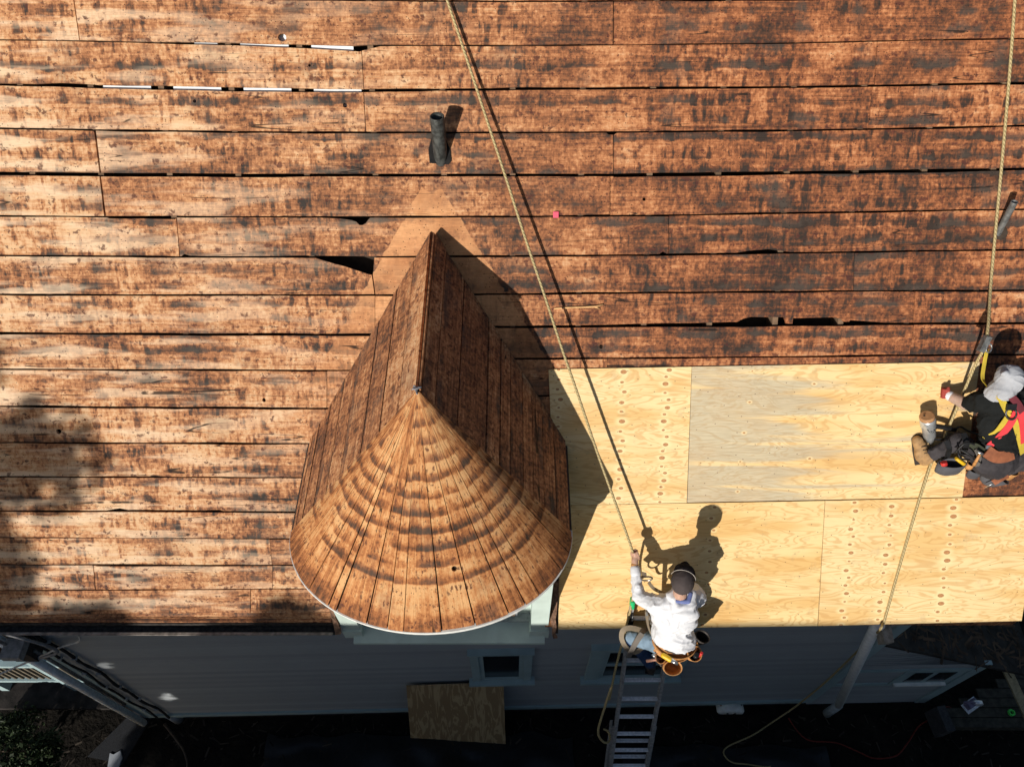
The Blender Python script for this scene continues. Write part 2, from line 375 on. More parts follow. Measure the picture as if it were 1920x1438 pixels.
# per course: joints (x at top, x at bottom, gap px); gaps under each seam
JL = {0: [], 1: [(138,149,2.5),(1150,1150,2)], 2: [(678,682,1.5),(1645,1639,1)], 3: [(682,686,1.2),(1635,1628,.8)], 4: [(178,188,3.5),(1150,1150,1.5)],
      5: [(188,197,3.2),(1144,1144,1.2)], 6: [(331,337,1.8),(1254,1254,1.2)], 7: [(698,703,2.2),(1602,1600,1.2)], 8: [(703,703,1),(1716,1712,.8)]}
JLL = {9: [], 10: [(613,613,1)], 11: [], 12: [], 13: [], 14: [], 15: [(506,510,1)], 16: [(175,179,1.5),(511,511,.8)], 17: [(470,470,1)]}
JLR = {9: [(1713,1706,.8)], 10: [(1138,1138,1)], 11: [(1500,1500,1)], 12: [(1350,1350,1)], 13: [(1600,1600,1)], 14: [(1250,1250,1)], 15: [(1500,1500,1)], 16: [(1350,1350,1)]}
GAP = {0: 3, 1: 3.4, 2: 2.6, 3: 4.2, 4: 3.2, 5: 4.6, 6: 2.8, 7: 3.0, 8: 3.0, 9: 3.8, 10: 2.8, 11: 2.8, 12: 2.4, 13: 2.6, 14: 2.8, 15: 1.6, 16: 1.8, 17: 1.8, 18: 2}
# torn, split or worn places: course -> list of (edge, [(x, dy)...]) pushed into the board from that edge
BITE = {(2, 'T'): [(300, 0), (400, 1.5), (480, 2.5), (575, 4), (655, 7), (674, 7.5), (679, 7)],
        (3, 'T'): [(100, 0), (188, 2), (420, 3), (560, 3), (676, 2), (684, 1)],
        (2, 'B'): [(70, 0), (110, 3.2), (150, 1.8), (185, 0)],
        (5, 'T'): [(-100, 1), (0, 1.5), (250, 1.6), (600, .6), (1150, 0), (1151, 1.5), (1440, 1.2), (1800, .5)],
        (6, 'T'): [(200, 0), (205, 2), (328, 3), (331, 0), (600, 0), (640, 2), (660, 5), (668, 8), (674, 14), (680, 14), (686, 10), (691, 3), (694, 0)],
        (6, 'B'): [(340, 0), (346, 4), (356, 1), (370, 0), (1236, 0), (1243, 4.5), (1250, .5), (1380, 0), (1405, 4), (1440, 6), (1465, 2.5), (1482, 0)],
        (7, 'T'): [(592, 0), (604, 4), (625, 10), (650, 17), (676, 26), (692, 31), (697, 32), (702, 33)],
        (4, 'T'): [(1137, 0), (1142, 3.5), (1152, 3), (1156, 0)],
        (10, 'T'): [(1139, 0)],
        (11, 'T'): [(60, .4), (220, 1.5), (260, .3), (330, 2), (380, .6), (500, 1.2), (560, .4)],
        (13, 'B'): [(200, 0), (225, 4), (240, 1), (410, 2), (420, 0)],
        (16, 'T'): [(178, 0), (182, 1.2), (420, 1.6), (505, .3), (511, 0)]}
BITE_R9B = [(1060, 0), (1240, 2.2), (1330, 3), (1382, 3.6), (1394, 10), (1408, 13.5), (1470, 13), (1473, 5), (1474, 1), (1486, .6), (1487, 11), (1560, 11.5), (1577, 9), (1582, 3), (1592, 3), (1594, 6), (1640, 2), (1660, 0)]
HOLES = {1: [(529, 71, 8, .9, .5)], 2: [(580, 123, 2.6, 1, 0)], 3: [(647, 198, 4.2, 1, 0), (365, 190, 3.2, 1, 0)], 5: [(1208, 374, 3.3, 1, 0)],
         9: [(1127, 650, 3.6, 1, 0)], 10: [(495, 750, 3.4, 1.2, 0)], 11: [(110, 809, 5, 1, 0), (159, 787, 2.2, 1, 0)]}
def bite(key, x, right):
    pts = BITE_R9B if key == (8, 'B') and right else BITE.get(key)
    if not pts or x <= pts[0][0] or x >= pts[-1][0]: return 0
    return lerp_line(pts, x)
roof_meshes = []
def valley_cut(side):
    pass
def board(course, xa, xb, lines, right, seed):
    """one board of a course between joints xa=(top,bottom) and xb"""
    lt, lb = lines[course], lines[course+1]
    gt = GAP.get(course, 2.5)*.62; gb = GAP.get(course+1, 2.5)*.62
    xs = set()
    x0, x1 = min(xa), max(xb)
    n = max(3, int((x1-x0)/34))
    xs = sorted({x0+(x1-x0)*k/n for k in range(n+1)})
    extra = [p[0] for e in 'TB' for p in ((BITE_R9B if (course, e) == (8, 'B') and right else BITE.get((course, e))) or []) if x0+2 < p[0] < x1-2]
    def edge(e):
        ln = lt if e == 'T' else lb; sg = 1 if e == 'T' else -1
        a = xa[0 if e == 'T' else 1]; b = xb[0 if e == 'T' else 1]
        X = sorted([x for x in xs if a+4 < x < b-4] + [x for x in extra if a+1 < x < b-1] + [a, b]); out = []
        for x in X:
            w = abs(mnoise.noise(Vector((x*.006, course*5.3+seed, 7.1*sg))))*4.2 - .9 + mnoise.noise(Vector((x*.02, course*5.3+seed, 3.1*sg)))*.8 + mnoise.noise(Vector((x*.07, course*3.3+seed, 2.1*sg)))*.5
            y = lerp_line(ln, x) + sg*((gt if e == 'T' else gb) + bite((course, e), x, right) + w*.55)
            out.append((x, y))
        return out
    loop = edge('T') + edge('B')[::-1]
    out = [ruv(*p) for p in loop]
    holes = []
    for (hx, hy, hr, sq, rot) in HOLES.get(course, []):
        if hr and x0+15 < hx < x1-15:
            u, v = ruv(hx, hy); s = (ruv(hx+hr, hy)[0]-u); holes.append([(a, b) for a, b in circle(u, v, s*(1+.0), 9, sq, rot)])
    vm_ = sum(p[1] for p in out)/len(out); um_ = sum(p[0] for p in out)/len(out)
    rs = random.Random(seed*7.3+course*1.7)
    tilt = rs.uniform(-.012, .012); roll = rs.uniform(-.0012, .0012); lift = rs.uniform(-.0015, .0015)
    top = lambda u, v: lift + (v-vm_)*tilt + (u-um_)*roll
    mb = MB(); mb.prism(out, holes, ROOF, top, .024, 'u')
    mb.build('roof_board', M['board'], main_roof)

# roof carcass: dark sheathing void, rafters, pale foil between some rafters
mb = MB()
u0, u1 = -6.6, 6.0; vb, vt = -1.75*1.32, 4.6
mb.prism([(u0, vb+.05), (u1, vb+.05), (u1, vt), (u0, vt)], [], ROOF, -.19, .05)
main_roof = mb.build('main_roof', M['void'], house)
RB = {}
for i in range(22):
    u = -6.067 + i*.552
    mb = MB(); mb.box(rpt(u-.022, vb+.1, -.185), EU*.044, EV*(vt-vb-.2), RN*.152); mb.build('rafter', M['rafter'], main_roof)
for i in range(22):
    u = -6.067 + i*.552
    for (pa, pb_, yc, dv) in ((150, 690, 168, .12), (360, 660, 86, .13)):
        ua, ub = ruv(pa, yc)[0], ruv(pb_, yc)[0]; x0_, x1_ = max(u+.09, ua), min(u+.465, ub)
        if x1_-x0_ > .06:
            v = ruv(400, yc)[1]; MB().box(rpt(x0_, v-dv, -.062), EU*(x1_-x0_), EV*(2*dv), RN*.012).build('foil_panel', M['foam'], main_roof)
seed = 0
XL, XR = -180, 2120
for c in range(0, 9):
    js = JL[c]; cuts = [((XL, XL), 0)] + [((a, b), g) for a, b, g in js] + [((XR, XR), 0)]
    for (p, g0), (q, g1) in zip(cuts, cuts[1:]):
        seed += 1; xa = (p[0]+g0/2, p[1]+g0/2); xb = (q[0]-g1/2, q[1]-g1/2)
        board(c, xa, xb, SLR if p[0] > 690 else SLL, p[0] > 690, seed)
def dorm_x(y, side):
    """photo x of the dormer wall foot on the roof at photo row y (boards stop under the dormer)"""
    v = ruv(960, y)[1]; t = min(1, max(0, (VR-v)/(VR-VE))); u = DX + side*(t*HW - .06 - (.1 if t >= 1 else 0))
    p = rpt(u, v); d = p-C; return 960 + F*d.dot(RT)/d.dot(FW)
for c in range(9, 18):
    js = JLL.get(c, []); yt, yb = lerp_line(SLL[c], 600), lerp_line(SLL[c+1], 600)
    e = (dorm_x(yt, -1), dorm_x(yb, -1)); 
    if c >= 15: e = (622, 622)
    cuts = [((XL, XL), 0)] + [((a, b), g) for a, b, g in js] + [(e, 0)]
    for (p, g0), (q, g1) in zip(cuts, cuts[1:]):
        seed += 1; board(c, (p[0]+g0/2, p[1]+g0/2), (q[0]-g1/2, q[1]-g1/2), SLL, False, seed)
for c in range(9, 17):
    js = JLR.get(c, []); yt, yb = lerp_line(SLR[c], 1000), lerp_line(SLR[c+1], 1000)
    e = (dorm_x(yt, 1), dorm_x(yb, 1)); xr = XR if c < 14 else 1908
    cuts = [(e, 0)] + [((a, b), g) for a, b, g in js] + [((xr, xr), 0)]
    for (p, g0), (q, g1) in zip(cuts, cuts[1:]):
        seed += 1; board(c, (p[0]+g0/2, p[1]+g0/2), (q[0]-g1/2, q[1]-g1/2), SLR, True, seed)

# new plywood sheets
def u_of(x, y): return ruv(x, y)[0]
U1 = u_of(1246, 810)
M['ply1'] = ply_mat('plywood_knotted', [(u_of(1048, 760), .0, .083, .011, .1), (u_of(1165, 810), .0, .087, .013, .3), (U1, .0, .066, .012, .6)], off=1.0)
M['ply2'] = ply_mat('plywood_greystained', [(u_of(1400, 800), .05, .27, .006, .1), (u_of(1520, 800), -.03, .33, .007, .5)], (1, .99, .97), grey=True, off=5.0)
M['ply3'] = ply_mat('plywood_plain', [(u_of(1335, 1060), .02, .105, .009, .2)], (1.0, .97, .90), off=9.0)
M['ply4'] = ply_mat('plywood_footballs', [(u_of(1590, 1050), .0, .080, .012, .0), (u_of(1660, 1050), .0, .093, .012, .4), (u_of(1772, 1050), .0, .085, .014, .7)], off=13.0)
def sheet(px, mat, h):
    out = []
    for (a, b) in zip(px, px[1:]+px[:1]):
        for k in range(6): t = k/6; out.append(ruv(a[0]+(b[0]-a[0])*t, a[1]+(b[1]-a[1])*t))
    rs = random.Random(h*1000); k1 = rs.uniform(-.001, .001)
    MB().prism(out, [], ROOF, lambda u, v: h+.0008*sin(u*3+h*900)+k1*u, .012).build('plywood_sheet', M[mat], main_roof)
sheet([(1028.5, 692), (1296, 687), (1286.7, 941), (1040, 946), (1034, 820)], 'ply1', .0170)
sheet([(1296.8, 687), (1835, 678), (1802.5, 930.5), (1288, 940.5)], 'ply2', .0172)
sheet([(1040, 946.6), (1545, 937.6), (1531.5, 1171.3), (1046.5, 1178)], 'ply3', .0168)
sheet([(1546.2, 937.4), (1950, 928.5), (1913, 1161.5), (1532.8, 1171.2)], 'ply4', .0174)

# ------------------------------------------------------------------ dormer with half cone front
AP = Vector((DX, YA, ZA))
def rim(k): return Vector((DX + HW*cos(k), YC - SAG*sin(k), ZE))
def ybk(z): return RP.y + (z-RP.z)/TA
mb = MB()     # carcass under the boards: inner shell, slopes and cone, a little below the boards
dz = Vector((0, 0, -.035)); a_ = mb.vert(AP+dz); rb = mb.vert(Vector((DX, ybk(ZA)+.05, ZA))+dz)
K = 24; rr_ = [mb.vert(rim(pi*k/K)*1.0+dz) for k in range(K+1)]
br_ = mb.vert(Vector((DX+HW, ybk(ZE)+.05, ZE))+dz); bl_ = mb.vert(Vector((DX-HW, ybk(ZE)+.05, ZE))+dz)
for k in range(K): mb.face((a_, rr_[k], rr_[k+1]))
mb.face((a_, rb, br_, rr_[0])); mb.face((a_, rr_[K], bl_, rb))
mb.face([*rr_, bl_, br_][::-1])
dormer = mb.build('dormer', M['void'], house)
for side, fr in ((-1, [.014, .14, .27, .42, .58, .70, .81, .91, .965, 1.0]), (1, [.024, .10, .23, .41, .50, .575, .66, .735, .81, .90, 1.0])):
    L = math.hypot(HW, ZA-ZE); en = Vector((side*(ZA-ZE), 0, HW)).normalized(); ev = Vector((side*HW, 0, ZE-ZA)).normalized()
    for s0, s1 in zip(fr, fr[1:]):
        rs = random.Random(s0*99+side)
        g0 = .0065 if rs.random() < .7 else .003
        q = []
        for s, gap in ((s0, g0), (s1, -g0)):
            v = s*L + gap; t = v/L; z = ZA-(ZA-ZE)*t
            q.append((YA+(YC-YA)*t+.004, ybk(z)-rs.uniform(.0, .02), v))
        out = []
        n = 7
        for k in range(n+1): out.append((q[0][0]+(q[0][1]-q[0][0])*k/n, q[0][2]+mnoise.noise(Vector((k*1.7, s0*9, side)))*.0016))
        for k in range(n, -1, -1): out.append((q[1][0]+(q[1][1]-q[1][0])*k/n, q[1][2]+mnoise.noise(Vector((k*1.7, s0*9+4, side)))*.0016))
        tl = rs.uniform(-.03, .03); vm_ = (q[0][2]+q[1][2])/2; lf = rs.uniform(-.001, .0015)
        MB().prism(out, [], (Vector((DX, 0, ZA)), Vector((0, 1, 0)), ev, en), lambda u, v: lf+(v-vm_)*tl, .02, 'u', (side*7.7, 3.1*side)).build('dormer_board', M['dboard'], dormer)
# cone wedges: seams read off the rim of the photograph
rimpx = [(552,990),(556,1016),(565,1043),(578,1066),(595,1090),(628,1117),(640,1128),(692,1156),(728,1172),(757,1177),(828,1179),(890,1164),(948,1136),(975,1116),(1000,1099),(1041,1060),(1060,1033),(1066,1005)]
def kof(p):
    best = min(range(721), key=lambda i: (lambda q: (q[0]-p[0])**2+(q[1]-p[1])**2)((lambda d: (960+F*d.dot(RT)/d.dot(FW), 719+F*d.dot(DN)/d.dot(FW)))(rim(pi*i/720)-C)))
    return pi*best/720
ks = sorted({round(kof(p), 4) for p in rimpx} | {0.0, round(pi, 4)})
ks = [k for i, k in enumerate(ks) if i == 0 or k-ks[i-1] > .03]
crack_k = kof((890, 1165))
arc = {}
hole_p = atZ(851, 1066, ZE+.32)
for k0, k1 in zip(ks, ks[1:]):
    rs = random.Random(k0*77); gp = rs.choice((.006, .010, .014)) ; ga = gp; gb = gp
    if abs(k0-crack_k) < .02: ga = .016
    if abs(k1-crack_k) < .02: gb = .004
    ka, kb = k0+ga/2, k1-gb/2; n = 4; mb = MB(); rows = []
    kh = kof((873, 1170))
    if k0 < kh < k1:      # the board with the round hole, cut as a flat tapered board
        km = (ka+kb)/2; e = rim(km); ev = (e-AP).normalized(); eu = (rim(kb)-rim(ka)); eu = (eu-ev*eu.dot(ev)).normalized(); en = eu.cross(ev); en = en if en.z > 0 else -en
        out = []
        for fr in (.012, 1.0):
            rowk = [ka+(kb-ka)*j/4 for j in range(5)]
            if fr > .5: rowk = rowk[::-1]
            for kk in rowk:
                d = AP+(rim(kk)-AP)*fr*1.006-AP; out.append((d.dot(eu), d.dot(ev)))
        hl = (AP+(rim(kh)-AP)*.745)-AP; hu, hv = hl.dot(eu), hl.dot(ev)
        mb.prism(out, [circle(hu, hv, .021, 14)], (AP, eu, ev, en), .001, .024, 'v', (km*1.02, 0))
        mb.c = [(c_[0], -c_[1]) for c_ in mb.c]
        mb.build('cone_board', M['cboard'], dormer); continue
    lf = rs.uniform(-.0015, .0015)
    radial = [.012, .12, .3, .5, .7, .86, 1.0]
    over = rs.uniform(.004, .018)
    for ri, fr in enumerate(radial):
        row = []
        for j in range(n+1):
            kk = ka+(kb-ka)*j/n
            if abs(k0-crack_k) < .02 and j == 0 and fr < .55: kk -= .010
            e = rim(kk); e = e + (e-Vector((DX, YA, ZE))).normalized()*over
            p = AP + (e-AP)*fr; d = (e-AP).length*fr
            jit = mnoise.noise(Vector((kk*9, fr*7, 3)))*.002
            row.append((p + Vector((0, 0, lf+jit)), (kk*1.02, -d), (d, kk*1.02)))
        rows.append(row)
    T = [[mb.vert(*q) for q in row] for row in rows]; B = [[mb.vert(q[0]+Vector((0, 0, -.024)), q[1], q[2]) for q in row] for row in rows]
    R = len(rows)
    for i in range(R-1):
        for j in range(n):
            mb.face((T[i][j], T[i+1][j], T[i+1][j+1], T[i][j+1])); mb.face((B[i][j], B[i][j+1], B[i+1][j+1], B[i+1][j]))
        mb.face((T[i][0], B[i][0], B[i+1][0], T[i+1][0])); mb.face((T[i][n], T[i+1][n], B[i+1][n], B[i][n]))
    for j in range(n): mb.face((T[0][j], T[0][j+1], B[0][j+1], B[0][j])); mb.face((T[-1][j], B[-1][j], B[-1][j+1], T[-1][j+1]))
    mb.build('cone_board', M['cboard'], dormer)
# ridge: a standing strip beside a dark open joint, lead tip at the cone's point
mb = MB(); pts = 9
for k in range(pts):
    t0, t1 = k/pts, (k+1)/pts
    y0, y1 = YA+.02+(ybk(ZA)-YA-.06)*t0, YA+.02+(ybk(ZA)-YA-.06)*t1
MB().prism([(YA+.01, -.10), (ybk(ZA)-.10, -.10), (ybk(ZA)-.06, -.03), (ybk(ZA)-.10, .030), (ybk(ZA)-.4, .026), (YA+.7, .022), (YA+.01, .015)], [], (Vector((DX+.016, 0, ZA)), Vector((0, 1, 0)), Vector((0, 0, 1)), Vector((1, 0, 0))), .006, .010, 'u', (3.3, 9.1)).build('ridge_strip', M['dboard'], dormer)
mb = MB(); tip = []
rs = random.Random(5)
for k in range(9):
    a = k*.7; p = AP+Vector((rs.uniform(-.035, .035), rs.uniform(-.05, .02), .012+rs.uniform(0, .012)))
    tip.append(p)
mb.tube(spline(tip, 4), .005, 5).build('lead_scrap', plain('dull_lead', (.34, .34, .36), .45, .6), dormer)
# painted rim under the cone's edge
mb = MB(); prev = None
for k in range(49):
    kk = -0.02 + (pi+.04)*k/48; e = rim(kk); o_ = (e-Vector((DX, YC+.05, ZE))).normalized()
    z0 = ZE-.027; ring = [mb.vert(e+o_*d+Vector((0, 0, z0-ZE+h)), (kk, d)) for d, h in ((-.05, 0), (.020, 0), (.022, -.014), (.006, -.02), (.004, -.085), (-.05, -.085))]
    if prev:
        for j in range(6): mb.face((prev[j], prev[(j+1) % 6], ring[(j+1) % 6], ring[j]))
    prev = ring
mb.build('rim_trim', M['white'], dormer)
for sx in (-1, 1):
    mb = MB(); y0, y1 = YC, ybk(ZE)-.02
    mb.box(Vector((DX+sx*(HW-.006), y0, ZE-.11)), Vector((sx*.022, 0, 0)), Vector((0, y1-y0, 0)), Vector((0, 0, .082))).build('eave_board', plain('dark_eave_wood', (.07, .055, .045), .9), dormer)
# dormer walls below: side walls, front with a window, posts, sloping sill
X0, X1 = -1.50, .30; YF = 2.44
MB().box(Vector((X0, YF, 4.62)), Vector((X1-X0, 0, 0)), Vector((0, .75, 0)), Vector((0, 0, ZE-.12-4.62))).build('dormer_wall', M['pale'], dormer)
def dpost(xa, xb):
    MB().box(Vector((xa, 2.28, 4.80)), Vector((xb-xa, 0, 0)), Vector((0, .16, 0)), Vector((0, 0, ZE-.12-4.80))).build('post', M['pale'], dormer)
    MB().box(Vector((xa-.012, 2.262, 4.62)), Vector((xb-xa+.024, 0, 0)), Vector((0, .178, 0)), Vector((0, 0, .178))).build('post_base', M['pale'], dormer)
dpost(-1.575, -1.42); dpost(.175, .335)
mb = MB(); i0 = [mb.vert(p) for p in ((-1.50, 2.205, 4.60), (.31, 2.205, 4.60), (.31, 2.205, 4.645), (-1.50, 2.205, 4.645), (-1.50, 2.437, 4.60), (.31, 2.437, 4.60), (.31, 2.437, 4.72), (-1.50, 2.437, 4.72))]
for q in ((0,1,2,3), (3,2,6,7), (4,7,6,5), (0,4,5,1), (0,3,7,4), (1,5,6,2)): mb.face([i0[t] for t in q])
mb.build('sill', M['pale'], dormer)
M['glass'] = G('window_glass', .08, .6); M['glass'].col((.035, .04, .045)); M['glass'] = M['glass'].mat
M['pvc'] = plain('white_window_frame', (.72, .73, .73), .4, var=.05)
def dwin(xa, xb, za, zb):
    MB().box(Vector((xa, YF-.004, za)), Vector((xb-xa, 0, 0)), Vector((0, -.004, 0)), Vector((0, 0, zb-za))).build('pane', M['glass'], dormer)
    for (a, b, c, d) in ((xa-.05, xa, za-.05, zb+.05), (xb, xb+.05, za-.05, zb+.05), (xa, xb, za-.05, za), (xa, xb, zb, zb+.05), (xa, xb, (za+zb)/2-.02, (za+zb)/2+.02)):
        MB().box(Vector((a, YF-.045, c)), Vector((b-a, 0, 0)), Vector((0, .042, 0)), Vector((0, 0, d-c))).build('window_frame', M['pvc'], dormer)
dwin(-1.26, .0, 4.90, 5.75)
# torn old flashing and shingle edges where the roof meets the dormer cheeks
M['torn'] = plain('torn_old_shingle', (.17, .095, .06), .9, var=.5, sc=35, bump=.5)
def torn(px, wdt, h0, seed_):
    mb = MB(); rs = random.Random(seed_); T = []
    for i, (x, y) in enumerate(px):
        a = roof(x + rs.uniform(-1.5, 1.5), y, h0+rs.uniform(0, .012)); b = roof(x+wdt+rs.uniform(-2.5, 2.5), y+rs.uniform(-2, 2), h0-.006+rs.uniform(0, .02))
        T.append([mb.vert(p, (p.x, p.z)) for p in (a, b, b-RN*.03, a-RN*.03)])
    for p, q in zip(T, T[1:]):
        for j in range(4): mb.face((p[j], p[(j+1) % 4], q[(j+1) % 4], q[j]))
    mb.face(T[0]); mb.face(T[-1][::-1]); mb.build('torn_shingle_edge', M['torn'], dormer)
torn([(1040, 1092), (1037, 1102), (1036, 1115), (1034, 1130), (1034, 1145), (1033, 1160), (1035, 1175), (1034, 1190), (1036, 1197)], 9, .05, 3)
torn([(611, 1105), (613, 1118), (615, 1130), (618, 1143), (621, 1156), (624, 1168), (627, 1180), (630, 1190)], 9, .03, 8)
MB().box(rpt(*ruv(1040, 1185), .02), EU*.03, EV*.9, RN*-.05).build('cheek_gap', M['void'], dormer)

# vent pipes
def vent(base, top, r, seed_):
    b, t = Vector(base), Vector(top); d = (t-b).normalized(); mb = MB()
    b = b - d*.12; n = 18
    up = d.orthogonal().normalized(); w = d.cross(up)
    rings = []
    for (p, rr) in ((b, r), (t, r), (t+d*.004, r*.97), (t+d*.003, r*.84), (t-d*.25, r*.82)):
        rings.append([mb.vert(p+up*(cos(2*pi*k/n)*rr)+w*(sin(2*pi*k/n)*rr), (2*pi*k/n*r, (p-b).length)) for k in range(n)])
    for a, c in zip(rings, rings[1:]):
        for k in range(n): mb.face((a[k], a[(k+1) % n], c[(k+1) % n], c[k]), 0, True)
    mb.face(rings[-1])
    return mb
pb = roof(826, 292); vent(pb, atY(819.5, 219, pb.y), .055, 1).build('vent_pipe', M['pipe'], house)
# the ragged hole it comes through: its inner dark painted as a black patch proud of the boards
u, v = ruv(826, 288); MB().prism([(u-.088, v-.075), (u+.062, v-.085), (u+.085, v-.06), (u+.08, v+.02), (u+.05, v+.10), (u-.06, v+.14), (u-.095, v+.03)], [], ROOF, .009, .012).build('pipe_hole_patch', plain('hole_dark', (.012, .011, .011), .95), house)
pb = roof(1872, 436); vent(pb, pb + (atZ(1902, 379, pb.z+.30)-pb), .026, 2).build('vent_pipe', M['galv'], house)
u, v = ruv(1876, 438); MB().prism(circle(u, v, .055, 9), [], ROOF, .009, .012).build('pipe_hole_patch', M['void'], house)  # second pipe's hole, its darkness likewise a flat dark patch

# ------------------------------------------------------------------ left eave: wooden gutter; walls below
def extrude_x(prof, xa, xb, n=1, wob=0.0, seed_=0):
    """(Y,Z) profile run along X"""
    mb = MB(); rows = []
    for i in range(n+1):
        x = xa+(xb-xa)*i/n; row = []
        for j, (y, z) in enumerate(prof):
            w = mnoise.noise(Vector((x*.8, j*3.1, seed_)))*wob
            row.append(mb.vert((x, y+w, z+w*.6), (x, j*.05), (x, j*.05)))
        rows.append(row)
    k = len(prof)
    for a, b in zip(rows, rows[1:]):
        for j in range(k): mb.face((a[j], a[(j+1) % k], b[(j+1) % k], b[j]))
    for rr, rev in ((rows[0], 1), (rows[-1], 0)):
        t3 = tessellate_polygon([[Vector((p[0], p[1], 0)) for p in prof]])
        for t in t3: mb.face([rr[i] for i in (t[::-1] if rev else t)])
    return mb
M['eavewood'] = wood_mat('eave_wood', cone=2, dark=.02)
M['gutterblk'] = plain('tarred_gutter', (.040, .034, .030), .7, var=.5, sc=30)
extrude_x([(2.372, 5.008), (2.345, 4.982), (2.330, 4.982), (2.330, 4.90), (2.372, 4.90)], -6.5, -1.66, 12, .003, 1).build('eave_strip', M['eavewood'], house)
extrude_x([(2.327, 4.972), (2.300, 4.972), (2.300, 4.88), (2.327, 4.88)], -6.5, -1.66, 12, .004, 2).build('eave_strip', M['eavewood'], house)
extrude_x([(2.297, 4.945), (2.288, 4.945), (2.280, 4.875), (2.222, 4.868), (2.214, 4.925), (2.188, 4.928), (2.235, 4.80), (2.297, 4.80)], -6.5, -1.63, 14, .004, 3).build('gutter', M['gutterblk'], house)
extrude_x([(2.213, 4.936), (2.186, 4.938), (2.186, 4.929), (2.213, 4.927)], -6.5, -1.64, 14, .004, 3).build('gutter_lip', plain('weathered_lip', (.24, .21, .18), .8, var=.4), house)
# soffit, fascia under the new plywood
extrude_x([(2.36, 4.93), (2.33, 4.93), (2.33, 4.78), (2.36, 4.78)], .36, 4.70, 6, .003, 4).build('fascia', M['eavewood'], house)
extrude_x([(2.36, 4.80), (2.36, 4.775), (2.80, 4.775), (2.80, 4.80)], -6.5, 4.70).build('soffit', plain('soffit_boards', (.30, .33, .33), .8), house)

# main wall in lapped siding, real laps
def siding(name, mat, x0, x1, ztop, zbot, lap=.105, h=0.0, slope=None, parent=house):
    mb = MB(); n = int((ztop(0)-zbot)/lap)+1
    for i in range(n):
        za = zbot + i*lap
        def cl(z, x): return min(z, slope(x) if slope else ztop(0))
        q = []
        for x in (x0, x1):
            zb = cl(za+lap, x); z0 = cl(za, x)
            yb = wallY(x) - h
            q += [(x, yb-.024, z0), (x, yb-.002, zb)]
        v = [mb.vert(p, (p[0], p[2]), (p[0], p[2])) for p in (q[0], q[2], q[3], q[1])]
        w = [mb.vert((x, wallY(x)-h-.002, z), (x, z)) for x, z in ((x0, q[0][2]), (x1, q[2][2]))]
        mb.face(v); mb.face((w[0], w[1], v[1], v[0]))
    # solid behind
    zt0, zt1 = (slope(x0), slope(x1)) if slope else (ztop(0), ztop(0))
    a = [mb.vert(p) for p in ((x0, wallY(x0)-h, zbot), (x1, wallY(x1)-h, zbot), (x1, wallY(x1)-h, zt1), (x0, wallY(x0)-h, zt0),
                              (x0, wallY(x0)+.2, zbot), (x1, wallY(x1)+.2, zbot), (x1, wallY(x1)+.2, zt1), (x0, wallY(x0)+.2, zt0))]
    for f in ((4,7,6,5), (0,4,5,1), (3,2,6,7), (0,3,7,4), (1,5,6,2)): mb.face([a[i] for i in f])
    return mb.build(name, mat, parent)
g = G('grey_siding_paint', .6, .25); p_ = g.pos()
nn = g.noise(p_, 3.0, 4); st_ = g.noise(g.comb(g.m('MULTIPLY', g.sep(p_)[0], 9.0), 0.0, g.m('MULTIPLY', g.sep(p_)[2], 60.0)), 1, 3)
lapn = g.n('ShaderNodeTexWhiteNoise', noise_dimensions='1D'); g.set(lapn.inputs['W'], g.m('FLOOR', g.m('DIVIDE', g.m('SUBTRACT', g.sep(p_)[2], .27), .105)))
g.col(g.mix(g.m('MULTIPLY', g.step(g.m('ADD', g.m('MULTIPLY', lapn.outputs['Value'], .6), g.m('MULTIPLY', st_, .5)), .3, .75), .5), g.mix(nn, (.28, .30, .315), (.34, .36, .375)), (.23, .245, .255))); M['siding'] = g.mat
wl = siding('wall', M['siding'], -5.28, 4.34, lambda x: 4.78, .27)
# the foundation below the siding
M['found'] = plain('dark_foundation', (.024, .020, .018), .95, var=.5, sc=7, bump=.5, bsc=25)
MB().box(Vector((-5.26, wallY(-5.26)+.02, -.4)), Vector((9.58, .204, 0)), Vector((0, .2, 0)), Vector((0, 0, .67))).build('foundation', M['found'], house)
def wbox(xa, xb, za, zb, d0, d1, name, mat, parent=house):
    """box lying on the wall plane from depth d0 to d1 in front of it"""
    q = []
    mb = MB(); n3 = WN
    P = lambda x, z, d: Vector((x, wallY(x), z)) + n3*d
    v = [mb.vert(P(x, z, d), (x, z), (z, x) if zb-za > xb-xa else (x, z)) for d in (d0, d1) for (x, z) in ((xa, za), (xb, za), (xb, zb), (xa, zb))]
    for f in ((0,3,2,1), (4,5,6,7), (0,1,5,4), (1,2,6,5), (2,3,7,6), (3,0,4,7)): mb.face([v[i] for i in f])
    return mb.build(name, mat, parent)
wbox(-5.28, 4.30, .20, .31, -.01, .045, 'water_table', M['trim'])
wbox(-5.33, -5.19, .2, 4.77, -.01, .040, 'corner_board', M['trim'])
wbox(4.26, 4.40, .2, 4.77, -.01, .040, 'corner_board', M['trim'])
